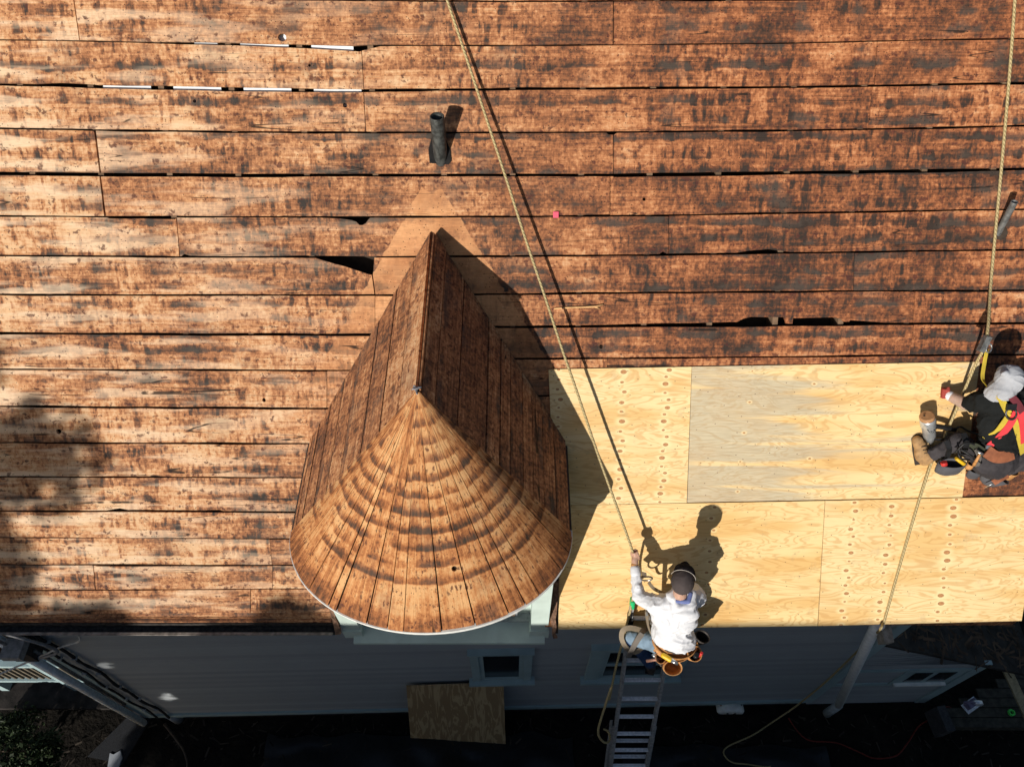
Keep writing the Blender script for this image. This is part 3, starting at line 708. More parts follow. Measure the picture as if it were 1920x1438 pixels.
# far side return of the house (east end) so the corner is solid
MB().box(Vector((4.33, wallY(4.33)+.02, -.3)), Vector((-.2, 0, 0)), Vector((0, 4.5, 0)), Vector((0, 0, 5.0))).build('end_wall', M['siding'], house)
MB().box(Vector((-5.27, wallY(-5.27)+.03, -.3)), Vector((.2, 0, 0)), Vector((0, 4.5, 0)), Vector((0, 0, 5.0))).build('end_wall', M['siding'], house)
M['wglass'] = plain('dark_pane', (.012, .013, .015), .15, spec=.5)
def window(xa, xb, za, zb, casing, mull):
    k = .018
    w = wbox(xa-casing, xb+casing, za-.02, zb+casing*.9, -.005, .012+k, 'window', M['trim'])
    for (a, b, c, d, e) in ((xa-casing, xa, za, zb+casing*.9, .05), (xb, xb+casing, za, zb+casing*.9, .05), (xa, xb, zb, zb+casing*.9, .047)):
        wbox(a, b, c, d, .0122+k, e+k, 'casing', M['trim'], w)
    wbox(xa-casing-.02, xb+casing+.02, zb+casing*.9, zb+casing*.9+.03, .0, .08+k, 'drip_cap', M['trim'], w)
    wbox(xa-casing-.05, xb+casing+.05, za-.075, za-.021, .0, .10+k, 'sill', M['trim'], w)
    wbox(xa+.055, xb-.055, za+.06, zb-.055, .0125+k, .018+k, 'pane', M['wglass'], w)
    for (a, b, c, d) in ((xa+.001, xa+.055, za+.001, zb-.001), (xb-.055, xb-.001, za+.001, zb-.001), (xa+.055, xb-.055, za+.001, za+.06), (xa+.055, xb-.055, zb-.055, zb-.001)):
        wbox(a, b, c, d, .0123+k, .036+k, 'sash', M['trim'], w)
    if mull: wbox(xa+.055, xb-.055, (za+zb)/2-.025, (za+zb)/2+.025, .0183+k, .038+k, 'sash', M['trim'], w)
window(-.40, .14, 1.84, 2.90, .10, False)
window(1.10, 1.96, 1.80, 2.93, .17, True)
# foundation vent hood
def hood():
    mb = MB(); c0 = wall(1363, 1322); cx_, cz_ = c0.x, .19; rows = []
    for d, s in ((.0, 1.0), (.10, 1.0), (.13, .85)):
        row = []
        for k in range(15):
            a = pi*k/14; row.append(mb.vert(Vector((cx_+.20*s*cos(a), wallY(cx_), cz_-.10+.15*s*sin(a)))+WN*(d+.02), (k*.05, d)))
        rows.append(row)
    for a, b in zip(rows, rows[1:]):
        for k in range(14): mb.face((a[k], a[k+1], b[k+1], b[k]), 0, True)
    mb.face(rows[-1]); mb.face(rows[0][::-1])
    o = mb.build('vent_hood', M['white'], house)
    for dx in (-.06, .05): MB().cbox(Vector((cx_+dx, wallY(cx_)-.152, cz_-.06)), .025, .008, .06).build('slot', M['void'], o)
    wbox(cx_-.16, cx_+.16, .06, .195, .0, .06, 'vent_board', M['eavewood'])
hood()
# downspouts
def pipe_run(pts, r, name, mat, parent, n=10): return MB().tube(pts, r, n).build(name, mat, parent)
t_ = roof(1668, 1160); t_ = Vector((t_.x-.02, 2.33, 4.80)); b_ = onplane(1550, 1337, Vector((0, 2.43, 0)), Vector((0, 1, 0)))
pipe_run([t_, t_+Vector((0, .01, -.1)), b_+Vector((0, 0, .45))], .052, 'downspout', plain('pale_blue_white_paint', (.86, .90, .94), .5, var=.1), house)
pipe_run([b_+Vector((0, 0, .47)), b_], .056, 'downspout_boot', plain('dull_zinc_boot', (.30, .34, .36), .5, var=.2), house)
pipe_run([Vector((-5.36, 2.46, 4.9)), Vector((-5.36, 2.46, .12))], .048, 'downspout', plain('grey_downspout', (.80, .84, .90), .5, var=.12), house)
# rough cable and rope-like vine clipped up the corner
for dx, rr in ((-5.14, .013), (-4.97, .017)):
    pts = [Vector((dx + .02*sin(z*3) , wallY(dx)-.05-.01*sin(z*7), z)) for z in np.linspace(4.6, .25, 40)]
    pipe_run(pts, [rr*(1+.35*mnoise.noise(Vector((i*.9, dx, 0)))) for i in range(40)], 'wall_cable', plain('black_cable_sleeve', (.02, .02, .02), .9), house, 6)
    for z in np.linspace(.7, 4.3, 7): wbox(dx-.025, dx+.025, z, z+.02, .03, .072, 'cable_clip', M['siding'])
# rafter end bracket under the plywood eave
q = roof(1683, 1166); MB().box(Vector((q.x-.045, 2.22, 4.55)), Vector((.09, 0, 0)), Vector((0, .55, .12)), Vector((0, -.02, .14))).build('bracket', plain('bare_grey_wood', (.30, .27, .23), .85, var=.3), house)

# ------------------------------------------------------------------ lean-to at the east end
lean = thing('lean_to', 'low grey lean-to with a small window and a leaf littered roof beside the downspout', 'shed')
LX0, LX1 = 4.405, 6.17
zt0 = wall(1690, 1205).z; zt1 = wall(1905, 1243).z
slope = lambda x: zt0 + (zt1-zt0)*(x-LX0)/(LX1-LX0)
siding('wall', M['siding'], LX0, LX1, lambda x: zt0, -.05, .105, -.02, slope, lean)
def lbox(xa, xb, za, zb, d, name, mat): return wbox(xa, xb, za, zb, -.03, d, name, mat, lean)
zb1, zb2 = wall(1640, 1257).z, wall(1640, 1282).z
lbox(LX0, LX1-.12, zb1-.04, zb1+.04, .014, 'band_board', M['trim']); lbox(LX0, 5.20, zb2-.05, zb2+.05, .010, 'band_board', M['trim'])
lbox(LX1-.13, LX1+.02, -.05, zt1+.05, .022, 'corner_board', M['trim'])
wx0, wx1 = 5.20, 6.02
lw = lbox(wx0, wx1, zb2-.02, zb1-.045, .016, 'window', M['trim'])
for a, b in ((wx0+.14, wx0+.38), (wx0+.46, wx0+.70)): wbox(a, b, zb2+.17, zb1-.09, .0162, .022, 'pane', M['wglass'], lw)
wbox(wx0+.05, wx1-.06, zb2+.06, zb2+.10, .0163, .06, 'sill', M['white'], lw)
mb = MB(); y0, y1 = wallY(5)-.03, 5.2
v = [mb.vert(p, (p[0], p[1])) for p in ((LX0+.02, y0, slope(LX0)+.0), (LX1+.9, y0+.02, slope(LX1+.9)), (LX1+.9, y1, slope(LX1+.9)+.25), (LX0+.02, y1, slope(LX0)+.25))]
w = [mb.vert(Vector(mb.v[i])-Vector((0, 0, .06))) for i in v]
mb.face(v); mb.face(w[::-1])
for i in range(4): mb.face((v[i], w[i], w[(i+1) % 4], v[(i+1) % 4]))
mb.build('roof', plain('dark_felt_roof', (.030, .027, .025), .95, var=.5, sc=6, bump=.5), lean)
mb = MB(); rs = random.Random(3)
for i in range(260):
    x = rs.uniform(4.6, 7.0); y = rs.uniform(2.75, 3.9); z = slope(x)+.25*(y-y0)/(y1-y0)+.012
    a = rs.uniform(0, pi); L = rs.uniform(.02, .16); wd = rs.uniform(.006, .02); d = Vector((cos(a), sin(a), rs.uniform(-.1, .15)))*L; e = Vector((-sin(a), cos(a), rs.uniform(-.3, .3)))*wd
    c_ = Vector((x, y, z)); mb.face([mb.vert(c_+p) for p in (-d-e, d-e, d+e, -d+e)])
mb.build('leaf_litter', plain('dry_litter', (.085, .055, .035), .9, var=.7, sc=4), lean)['kind'] = 'stuff'

# ------------------------------------------------------------------ ground
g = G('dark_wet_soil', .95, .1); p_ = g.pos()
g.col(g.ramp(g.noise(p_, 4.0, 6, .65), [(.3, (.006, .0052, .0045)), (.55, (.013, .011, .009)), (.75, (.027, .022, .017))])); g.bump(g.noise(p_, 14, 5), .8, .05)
mb = MB(); n = 60; S = 70
vs = [[mb.vert((-S+2*S*i/n, -S+2*S*j/n, -.16)) for i in range(n+1)] for j in range(n+1)]
for j in range(n):
    for i in range(n): mb.face((vs[j][i], vs[j][i+1], vs[j+1][i+1], vs[j+1][i]))
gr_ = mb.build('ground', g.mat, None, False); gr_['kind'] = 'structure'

# ------------------------------------------------------------------ neighbour house and trees to the south west: they shade the wall and the gutter
nb = thing('neighbour_house', 'plain neighbouring house across the yard behind the viewer', 'house')
NY, NZ = -7.5, 8.375
mb = MB(); mb.box(Vector((-7.9, -11.5, -.2)), Vector((18, 0, 0)), Vector((0, 8.0, 0)), Vector((0, 0, 5.4))).build('wall', M['siding'], nb)
mb = MB(); prof = [(-12.0, 4.9), (NY, NZ), (-3.0, 4.9), (-3.0, 4.75), (NY, NZ-.2), (-12.0, 4.75)]
extrude_x(prof, -8.2, 10.5).build('roof', M['gutterblk'], nb)
for xx in (-7.9, 10.05): MB().prism([(-11.4, 5.0), (-3.6, 5.0), (NY, NZ-.25)], [], (Vector((xx, 0, 0)), Vector((0, 1, 0)), Vector((0, 0, 1)), Vector((1, 0, 0))), 0.0, .05).build('gable', M['siding'], nb)
for xx in (-6, -2, 2, 6): MB().box(Vector((xx, -3.49, 1.2)), Vector((1.0, 0, 0)), Vector((0, .05, 0)), Vector((0, 0, 1.5))).build('window', M['wglass'], nb)

def leaf_mat(name, c):
    g = G(name, .6, .3); r = g.noise(g.obj(), 3.0, 2)
    g.col(g.mix(g.step(r, .3, .7), tuple(k*.6 for k in c), c)); return g.mat
M['leaf'] = leaf_mat('yew_green_leaf', (.022, .038, .011))
def tree(name, label, base, height, crown, nleaf, seed_, size=.09, mat='leaf', group=None, blobs=14, cat='tree'):
    t = thing(name, label, cat, group); rs = random.Random(seed_); b = Vector(base)
    (cx_, cy_, cz_, rx, ry, rz) = crown
    tr = MB(); top = Vector((cx_, cy_, cz_+rz*.5))
    tr.tube(spline([b, b*.6+top*.4+Vector((rs.uniform(-.1, .1), rs.uniform(-.1, .1), 0)), top], 6), [height*.03*(1-i/14)+.01 for i in range(13)], 8).build('trunk', M['bark'], t)
    cl = []
    for i in range(blobs):
        while True:
            d = Vector((rs.uniform(-1, 1), rs.uniform(-1, 1), rs.uniform(-1, 1)))
            if d.length <= 1: break
        cl.append((Vector((cx_+d.x*rx, cy_+d.y*ry, cz_+d.z*rz)), rs.uniform(.25, .5)*min(rx, ry, rz)))
    for c_, r_ in cl[:8]:
        st = b+(top-b)*rs.uniform(.4, .9); MB().tube(spline([st, (st+c_)/2+Vector((0, 0, .1)), c_], 4), [height*.010*(1-i/10)+.004 for i in range(9)], 5).build('limb', M['bark'], t)
    mb = MB()
    for i in range(nleaf):
        c_, r_ = rs.choice(cl); d = Vector((rs.gauss(0, 1), rs.gauss(0, 1), rs.gauss(0, 1))).normalized()*r_*rs.uniform(.35, 1.05)
        p = c_+d; n1 = Vector((rs.uniform(-1, 1), rs.uniform(-1, 1), rs.uniform(-.4, 1))).normalized(); u = n1.orthogonal().normalized(); w_ = n1.cross(u)
        a = rs.uniform(0, 6.28); u, w_ = u*cos(a)+w_*sin(a), w_*cos(a)-u*sin(a); s = size*rs.uniform(.6, 1.4)
        mb.face([mb.vert(p+q) for q in (-u*s, w_*s*.5, u*s, -w_*s*.5)])
    mb.build('crown', M[mat], t, False)
    return t
# two garden trees whose shadows fall over the west end of the roof, and a bush below the corner
tree('yard_tree', 'leafy tree beside the neighbouring house, behind the viewer', (-11.8, -9.4, -.2), 9, (-11.8, -9.4, 8.7, 1.7, 1.2, 2.9), 10000, 11, .11, blobs=30)
tree('yard_tree', 'low dense tree in front of the neighbouring gable, behind the viewer', (-9.5, -7.6, -.2), 7, (-9.62, -7.6, 5.3, 1.6, 1.0, 2.75), 11000, 12, .12, blobs=30)
tree('yard_tree', 'slender tree far behind the neighbouring house, behind the viewer', (-10.45, -12.6, -.2), 10, (-10.45, -12.6, 9.95, .60, .5, .62), 1500, 21, .11, blobs=9)
b0 = atZ(25, 1410, .3)
tree('garden_bush', 'dark green feathery bush at the foot of the corner', (b0.x, b0.y, -.2), 1.2, (b0.x-.1, b0.y-.05, .55, .75, .55, .55), 5200, 5, .035, blobs=22, cat='bush')

# ------------------------------------------------------------------ ladder
lad = thing('extension_ladder', 'aluminium extension ladder leaning on the eave under the worker in white', 'ladder')
M['alu'] = plain('brushed_aluminium', (.80, .82, .86), .40, .35, var=.15, sc=40)
M['alurail'] = plain('dull_ladder_rail', (.36, .36, .36), .5, .3, var=.25, sc=30)
LD = Vector((0, -.342, -.94)).normalized(); LN = Vector((0, -.94, .342)).normalized()     # down the ladder; out towards the climber
LT = onplane(1203, 1131, Vector((1.2, 2.27, 4.95)), LN); LT.x = 1.272
LR = Matrix((EU, -LN, -LD)).transposed()                                   # ladder frame: x across, y back, z up the rail
def lbar(xc, s0, s1, w, d, off, name, mat): 
    c_ = Vector((xc, LT.y, LT.z)) + LD*((s0+s1)/2) + LN*off
    mb = MB(); t_w = .004
    mb.cbox(c_, w*.22, d, s1-s0, LR); 
    for q in (-1, 1): mb.cbox(c_ + LN*(q*(d/2-t_w/2)) , w, t_w, s1-s0+.0005, LR)
    return mb.build(name, mat, lad)
total = (LT.z+.16)/.94
for sx in (-1, 1):
    lbar(1.272+sx*.195, 0, 3.1, .030, .065, 0, 'fly_rail', M['alurail'])
    lbar(1.272+sx*.226, 1.95, total, .030, .072, -.066, 'base_rail', M['alurail'])
def rung(s, half, off):
    c_ = Vector((1.272, LT.y, LT.z)) + LD*s + LN*off
    mb = MB(); mb.cbox(c_, half*2, .036, .020, LR @ Matrix.Rotation(radians(20), 3, 'X')); 
    for k in range(3): mb.cbox(c_+LD*-.0105+LN*(-.012+k*.012), half*2-.01, .004, .004, LR @ Matrix.Rotation(radians(20), 3, 'X'))
    mb.build('rung', M['alu'], lad)
for k in range(10): rung(.20+k*.305, .185, 0)
for k in range(int((total-2.1)/.305)+1): rung(2.27+k*.305, .215, -.066)
M['green'] = plain('green_plastic', (.02, .42, .14), .45, var=.2)
for sx in (-1, 1):
    c_ = Vector((1.272+sx*.195, LT.y, LT.z))+LD*-.005
    mb = MB(); mb.cbox(c_, .040, .078, .10, LR); o = mb.build('rail_cap', M['green'], lad)
    bv = o.modifiers.new('b', 'BEVEL'); bv.width = .014; bv.segments = 3
    MB().cbox(Vector((1.272+sx*.195, LT.y, LT.z))+LD*.22+LN*-.0, .045, .08, .12, LR).build('rail_sleeve', plain('black_rubber', (.012, .012, .012), .8), lad)
    MB().cbox(Vector((1.272+sx*.226, LT.y, LT.z))+LD*(total-.03)+LN*-.066, .07, .12, .06, LR).build('foot', M['gutterblk'], lad)
    MB().cbox(Vector((1.272+sx*.200, LT.y, LT.z))+LD*2.9+LN*-.03, .02, .06, .09, LR).build('rung_lock', M['alu'], lad)

# ------------------------------------------------------------------ ropes
def rope_mat(name, c1, c2):
    g = G(name, .85, .15); u, v, _ = g.sep(g.uv('course'))
    w = g.m('SINE', g.m('ADD', g.m('MULTIPLY', u, 190.0), g.m('MULTIPLY', v, 270.0)))
    n = g.noise(g.comb(g.m('MULTIPLY', u, 40.0), g.m('MULTIPLY', v, 200.0)), 1, 3)
    g.col(g.mix(g.step(g.m('MULTIPLY_ADD', n, 1.2, g.m('MULTIPLY', w, .4)), .15, .95), c1, c2)); return g.mat
M['rope'] = rope_mat('laid_yellow_rope', (.22, .165, .075), (.50, .40, .21))
def dens(pts, step=.02):
    pts = [Vector(p) for p in pts]; out = [pts[0]]
    for a, b in zip(pts, pts[1:]):
        n = max(1, int((b-a).length/step)); out += [a+(b-a)*(k/n) for k in range(1, n+1)]
    return out
HAND1 = Vector((1.056, 2.609, 5.733))
r0 = roof(802, -110, .03)
pts = [r0 + (HAND1-r0)*t + Vector((0, 0, -.10*t*(1-t)*0)) for t in np.linspace(0, 1, 12)]
h_ = [.03, .045, .06, .085, .115, .145, .175, .20, .22, .24, .258, .276]
seq = []
for i, t in enumerate(np.linspace(0, 1, 12)):
    x, y = 802+(1189-802)*t, -110+(1040+110)*t
    if t > .03: x = np.interp(y, [-110, 0, 200, 440, 600, 800, 1000, 1040], [802, 838, 904, 983, 1036, 1103, 1174, 1188])
    seq.append(roof(x, y, h_[i]))
low = [HAND1+Vector((.0, -.02, -.09)), HAND1+Vector((.005, -.09, -.25)), Vector((1.075, 2.40, 5.32)), Vector((1.03, 2.22, 5.02)), Vector((.98, 2.02, 4.55)), Vector((.965, 1.86, 4.0)), onplane(1145, 1290, Vector((0, 1.75, 0)), Vector((0, 1, 0))), onplane(1128, 1345, Vector((0, 1.62, 0)), Vector((0, 1, 0))), onplane(1122, 1375, Vector((0, 1.55, 0)), Vector((0, 1, 0))), onplane(1132, 1391, Vector((0, 1.55, 0)), Vector((0, 1, 0))), onplane(1142, 1388, Vector((0, 1.6, 0)), Vector((0, 1, 0))), onplane(1141, 1372, Vector((0, 1.66, 0)), Vector((0, 1, 0))), onplane(1132, 1366, Vector((0, 1.7, 0)), Vector((0, 1, 0)))]
path1 = [p + Vector((mnoise.noise(p*1.3), mnoise.noise(p*1.7+Vector((4, 4, 4))), 0))*.006 for p in spline(seq + low, 14)]
tag(MB().tube(dens(path1, .013), .0118, 9, lobes=3, pitch=.075).build('rope', M['rope'], None), 'tan rope running from the roof top into the hand of the white hooded worker', 'rope')
R2 = [roof(1909, -110, .03), roof(1903, 0, .03), roof(1892, 150, .032), roof(1880, 290, .034), roof(1867, 430, .05), roof(1858, 530, .10)]
GRAB = Vector((3.732, 3.742, 7.217))
R2 += [GRAB + Vector((.01, .02, .03)), roof(1826, 690, .22), roof(1790, 775, .10), roof(1757, 850, .07), roof(1742, 880, .045), roof(1700, 1015, .034), roof(1662, 1150, .034)]
edge = roof(1657, 1166, .028)
R2b = [edge, edge+Vector((-.02, -.05, -.10)), wall(1632, 1195, .20), wall(1600, 1228, .12), wall(1540, 1285, .10), wall(1490, 1325, .10), atZ(1450, 1352, -.10), atZ(1410, 1378, -.13), atZ(1366, 1398, -.13), atZ(1357, 1412, -.13), atZ(1372, 1428, -.13), atZ(1400, 1432, -.13), atZ(1440, 1437, -.13), atZ(1452, 1428, -.13), atZ(1462, 1432, -.13), atZ(1455, 1445, -.12), atZ(1500, 1450, -.13)]
tag(MB().tube(dens(spline(R2 + R2b, 12), .015), .0125, 9, lobes=3, pitch=.08).build('rope', M['rope'], None), 'tan laid rope down the east side through the harness worker and over the plywood edge', 'rope')
# ------------------------------------------------------------------ little things on the roof
pk = G('pink_card', .6); pk.col((.78, .10, .16)); q = ruv(1042, 403)
tag(MB().prism([(q[0]-.022, q[1]-.024), (q[0]+.022, q[1]-.024), (q[0]+.022, q[1]+.024), (q[0]-.022, q[1]+.024)], [], ROOF, .012, .003).build('paper_tag', pk.mat, None), 'small pink square of card on the brown boards right of the rope', 'tag')
M['splint'] = plain('fresh_split_wood', (.62, .36, .16), .8, var=.2)
sp = [roof(x, y, .012) for x, y in ((1039, 579), (1065, 577), (1095, 576), (1117, 575), (1131, 571))]
mb = MB(); mb.tube(sp, [.006, .009, .009, .010, .006], 6); mb.tube([roof(1113, 575, .012), roof(1126, 580, .012)], [.008, .002], 5); 
tag(mb.build('wood_splinter', M['splint'], None), 'pale split stick lying across the brown boards under the rope', 'stick')

# ------------------------------------------------------------------ yard clutter in the shade
def panel(name, label, cat, pts, th, mat):
    a, b, c_, d = [Vector(p) for p in pts]; n_ = (b-a).cross(d-a).normalized(); mb = MB()
    nU = 8; T = [[(a+(b-a)*i/nU)+((d-a)+((c_-b)-(d-a))*i/nU)*j/nU for i in range(nU+1)] for j in range(nU+1)]
    top = [[mb.vert(p, ((p-a).length, j*.1), (j*.16, i*.16)) for i, p in enumerate(r_)] for j, r_ in enumerate(T)]
    bot = [[mb.vert(p-n_*th, ((p-a).length, j*.1), (j*.16, i*.16)) for i, p in enumerate(r_)] for j, r_ in enumerate(T)]
    for j in range(nU):
        for i in range(nU): mb.face((top[j][i], top[j][i+1], top[j+1][i+1], top[j+1][i])); mb.face((bot[j][i], bot[j+1][i], bot[j+1][i+1], bot[j][i+1]))
    for i in range(nU):
        mb.face((top[0][i], bot[0][i], bot[0][i+1], top[0][i+1])); mb.face((top[nU][i], top[nU][i+1], bot[nU][i+1], bot[nU][i]))
        mb.face((top[i][0], top[i+1][0], bot[i+1][0], bot[i][0])); mb.face((top[i][nU], bot[i][nU], bot[i+1][nU], top[i+1][nU]))
    return tag(mb.build(name, mat, None), label, cat)
g = G('old_plywood', .7, .2); gx_, gy_, _ = g.sep(g.uv('grain')); fx = g.noise(g.comb(g.m('MULTIPLY', gx_, 1.2), g.m('MULTIPLY', gy_, 7.0)), 1, 4, dist=.7)
g.col(g.mix(g.step(g.m('SINE', g.m('MULTIPLY', fx, 38.0)), -.2, .9), (.30, .205, .11), (.47, .35, .20))); M['oldply'] = g.mat
panel('plywood_panel', 'plywood panel leaning against the grey wall below the dormer', 'panel', (wall(762, 1284, .06), wall(944, 1278, .06), atZ(948, 1393, -.15), atZ(770, 1382, -.15)), .014, M['oldply'])
M['tarp'] = plain('black_plastic', (.010, .0105, .012), .38, spec=.4, var=.3)
def tarp(name, label, x0, x1, y0, y1, seed_, amp=.06, mat='tarp', nx=46, ny=22, fold=0.0):
    mb = MB(); V_ = []
    for j in range(ny+1):
        row = []
        for i in range(nx+1):
            x = x0+(x1-x0)*i/nx; y = y0+(y1-y0)*j/ny
            z = abs(mnoise.noise(Vector((x*1.3+y*.9, y*1.9-x*.3, seed_))))*amp*1.6 + abs(mnoise.noise(Vector((x*4, y*4+x*2, seed_+3))))*amp*.6
            ed = min(i, nx-i, j, ny-j)/3.0
            row.append(mb.vert((x+mnoise.noise(Vector((y*2, seed_, 1)))*.12, y+mnoise.noise(Vector((x*2, seed_, 5)))*.1, -.145+z*min(1, ed+.2)), (x, y)))
        V_.append(row)
    for j in range(ny):
        for i in range(nx): mb.face((V_[j][i], V_[j][i+1], V_[j+1][i+1], V_[j+1][i]), 0, True)
    return tag(mb.build(name, M[mat], None, False), label, 'tarp')
tarp('plastic_tarp', 'crumpled black plastic sheet spread on the ground below the wall', -3.6, .9, 1.0, 2.35, 4)
tarp('plastic_tarp', 'rumpled black plastic sheet on the ground right of the ladder', 1.6, 4.6, .9, 2.2, 9, .05)
M['shing'] = plain('charcoal_shingle', (.012, .013, .016), .95, var=.5, sc=90, bump=.5, bsc=150)
panel('shingle_sheet', 'charcoal roofing sheet lying by the corner bush', 'sheet', [atZ(x, y, z) for x, y, z in ((252, 1332, .12), (285, 1345, .12), (232, 1432, -.02), (165, 1418, -.05))], .02, M['shing'])
M['pvcw'] = plain('white_plastic', (.24, .26, .29), .5, var=.1)
def fitting():
    t = thing('drain_fitting', 'white plastic drain fitting at the foot of the corner downspout', 'fitting'); c_ = atZ(318, 1338, .12)
    MB().tube([c_+Vector((-.16, .05, .05)), c_+Vector((.02, .0, .02))], .075, 12).build('elbow', M['pvcw'], t)
    MB().tube([c_+Vector((.05, -.02, .10)), c_+Vector((.05, -.02, -.25))], .07, 12).build('socket', M['pvcw'], t)
    MB().tube([c_+Vector((.06, .0, .04)), c_+Vector((.24, .06, .05))], [.06, .085], 12).build('branch', M['pvcw'], t)
fitting()
c_ = atZ(217, 1424, .0); o = MB().prism([(-.09, -.10), (.07, -.12), (.10, .02), (.05, .12), (-.04, .07), (-.10, .09)], [], (c_, Vector((1, 0, .1)).normalized(), Vector((0, 1, .2)).normalized(), Vector((-.1, -.2, 1)).normalized()), .02, .03)
tag(o.build('plastic_scrap', M['pvcw'], None), 'torn white plastic scrap on the dark ground below the shingle sheet', 'scrap')
br = spline([atZ(x, y, z) for x, y, z in ((308, 1356, .05), (325, 1378, .02), (342, 1402, .0), (350, 1425, -.03), (351, 1445, -.05))], 5)
tag(MB().tube(br, [.022-.0006*i for i in range(len(br))], 7).build('fallen_branch', M['bark'], None), 'thin fallen branch on the ground near the drain fitting', 'branch')
# red extension cord
cd = spline([atZ(x, y, -.11) for x, y in ((1478, 1345), (1497, 1372), (1520, 1388), (1568, 1392), (1612, 1410), (1640, 1421), (1680, 1416), (1702, 1392), (1722, 1362), (1748, 1345), (1775, 1325), (1790, 1335), (1770, 1348), (1745, 1352), (1760, 1338), (1800, 1330), (1815, 1340), (1790, 1350), (1772, 1346))], 8)
tag(MB().tube(cd, .011, 6).build('power_cable', plain('red_cord', (.15, .02, .012), .6), None), 'thin red extension cord snaking over the dark ground', 'cable')
# deck with planks, post, saw and tape roll at the right edge
deck = thing('deck', 'low wooden deck of grey planks at the right corner', 'deck')
M['deckw'] = plain('old_deck_wood', (.05, .046, .036), .9, var=.4, sc=12, bump=.3)
dz_ = .25; d0 = atZ(1780, 1360, dz_); d1 = atZ(1875, 1285, dz_)
for k in range(7):
    ya = d0.y - .02 + k*.135; xa = max(d0.x - .05, 4.9) + (.32*(k-1) if k > 1 else 0)
    MB().box(Vector((xa+random.uniform(-.02, .02), ya, dz_-.03)), Vector((8.2-xa, 0, 0)), Vector((0, .125, 0)), Vector((0, 0, .03))).build('plank', M['deckw'], deck)
MB().box(Vector((d0.x, d0.y+.02, -.15)), Vector((3.2, 0, 0)), Vector((0, .05, 0)), Vector((0, 0, .36))).build('rim_joist', M['deckw'], deck)
pa, pb_ = atZ(1886, 1238, 2.5), atZ(1935, 1345, .28)
pt = atZ(1912, 1290, 1.4)
mb = MB(); ptop = Vector((pb_.x+.0, pb_.y, .22)); 
qa, qb = atZ(1880, 1236, 1.5), atZ(1932, 1350, .30); dd_ = qb-qa; sw = Vector((1, .25, 0)).normalized()
MB().box(qa-sw*.06, sw*.13, dd_, dd_.cross(sw).normalized()*-.045).build('ramp_board', plain('pale_new_timber', (.36, .31, .20), .8, var=.2), deck)
saw = thing('circular_saw', 'purple grey cordless saw standing on the deck planks', 'saw'); s0 = atZ(1815, 1322, dz_)
M['purple'] = plain('purple_grey_plastic', (.16, .14, .22), .45); 
MB().cbox(s0+Vector((0, 0, .09)), .16, .09, .10, Matrix.Rotation(.5, 3, 'Z')).build('motor', M['purple'], saw)
MB().tube([s0+Vector((.08, .03, .09)), s0+Vector((.08, -.02, .09))], .085, 16).build('blade_guard', M['alu'], saw)
MB().tube(spline([s0+Vector((-.08, .0, .10)), s0+Vector((-.13, .0, .17)), s0+Vector((-.05, .0, .21)), s0+Vector((.03, .0, .14))], 5), .018, 8).build('handle', M['purple'], saw)
MB().cbox(s0+Vector((.04, -.0, .008)), .26, .14, .006, Matrix.Rotation(.5, 3, 'Z')).build('base_plate', M['alu'], saw)
tr0 = atZ(1895, 1336, dz_+.03); tp = thing('tape_roll', 'bright green roll of tape on the deck', 'tape')
mb = MB(); rg = []
for (rad, z) in ((.045, 0), (.045, .04), (.026, .04), (.026, 0)): rg.append([mb.vert(tr0+Vector((rad*cos(2*pi*k/16), rad*sin(2*pi*k/16), z))) for k in range(16)])
for a, b in zip(rg, rg[1:]+rg[:1]):
    for k in range(16): mb.face((a[k], a[(k+1) % 16], b[(k+1) % 16], b[k]))
mb.build('tape', plain('neon_green', (.10, .75, .12), .5), tp)
# small step block beside the deck
c_ = atZ(1762, 1352, .1); tag(MB().cbox(c_, .13, .34, .4, Matrix.Rotation(.12, 3, 'Z')).build('concrete_block', plain('grey_concrete', (.05, .05, .053), .9, bump=.3), None), 'grey concrete block at the end of the deck', 'block')
# west side: railing of a neighbouring porch, service cables
rail = thing('porch_railing', 'pale green porch railing with thin slats beyond the corner downspout', 'railing')
ra, rb2 = atZ(78, 1254, 1.55), atZ(165, 1246, 1.55)
def rbar(y, z, xa, xb, w, h): return MB().box(Vector((xa, y, z)), Vector((xb-xa, 0, 0)), Vector((0, w, 0)), Vector((0, 0, h)))
yr = atZ(120, 1250, 1.6).y
rbar(yr, 1.55, -7.4, -5.5, .09, .07).build('top_rail', M['trim'], rail); rbar(yr, .85, -7.4, -5.5, .08, .07).build('bottom_rail', M['trim'], rail)
for k in range(20): MB().box(Vector((-7.35+k*.095, yr+.025, .92)), Vector((.03, 0, 0)), Vector((0, .03, 0)), Vector((0, 0, .63))).build('slat', plain('slat_wood', (.13, .11, .08), .8) if k == 0 else bpy.data.materials['slat_wood'], rail)
for xx in (-7.4, -6.35): MB().box(Vector((xx, yr-.01, -.15)), Vector((.11, 0, 0)), Vector((0, .11, 0)), Vector((0, 0, 1.95))).build('post', M['trim'], rail)
MB().box(Vector((-7.6, yr-.25, .35)), Vector((2.0, 0, 0)), Vector((0, .9, 0)), Vector((0, 0, .09))).build('porch_floor', M['found'], rail)
cb = spline([atZ(-30, 1276, 3.2), atZ(40, 1246, 3.5), atZ(112, 1214, 3.9), atZ(150, 1196, 4.2), Vector((-4.4, 2.45, 4.75))], 8)
tag(MB().tube(cb, .011, 7).build('service_cable', plain('pale_cable', (.42, .42, .42), .5), None), 'taut pale service cable rising to the gutter at the west corner', 'cable')
cb = spline([Vector((-5.3, 2.40, 4.7)), atZ(100, 1215, 4.0), atZ(80, 1232, 3.7), atZ(50, 1236, 3.6), atZ(30, 1225, 3.7), atZ(5, 1205, 4.1), atZ(-30, 1195, 4.4)], 8)
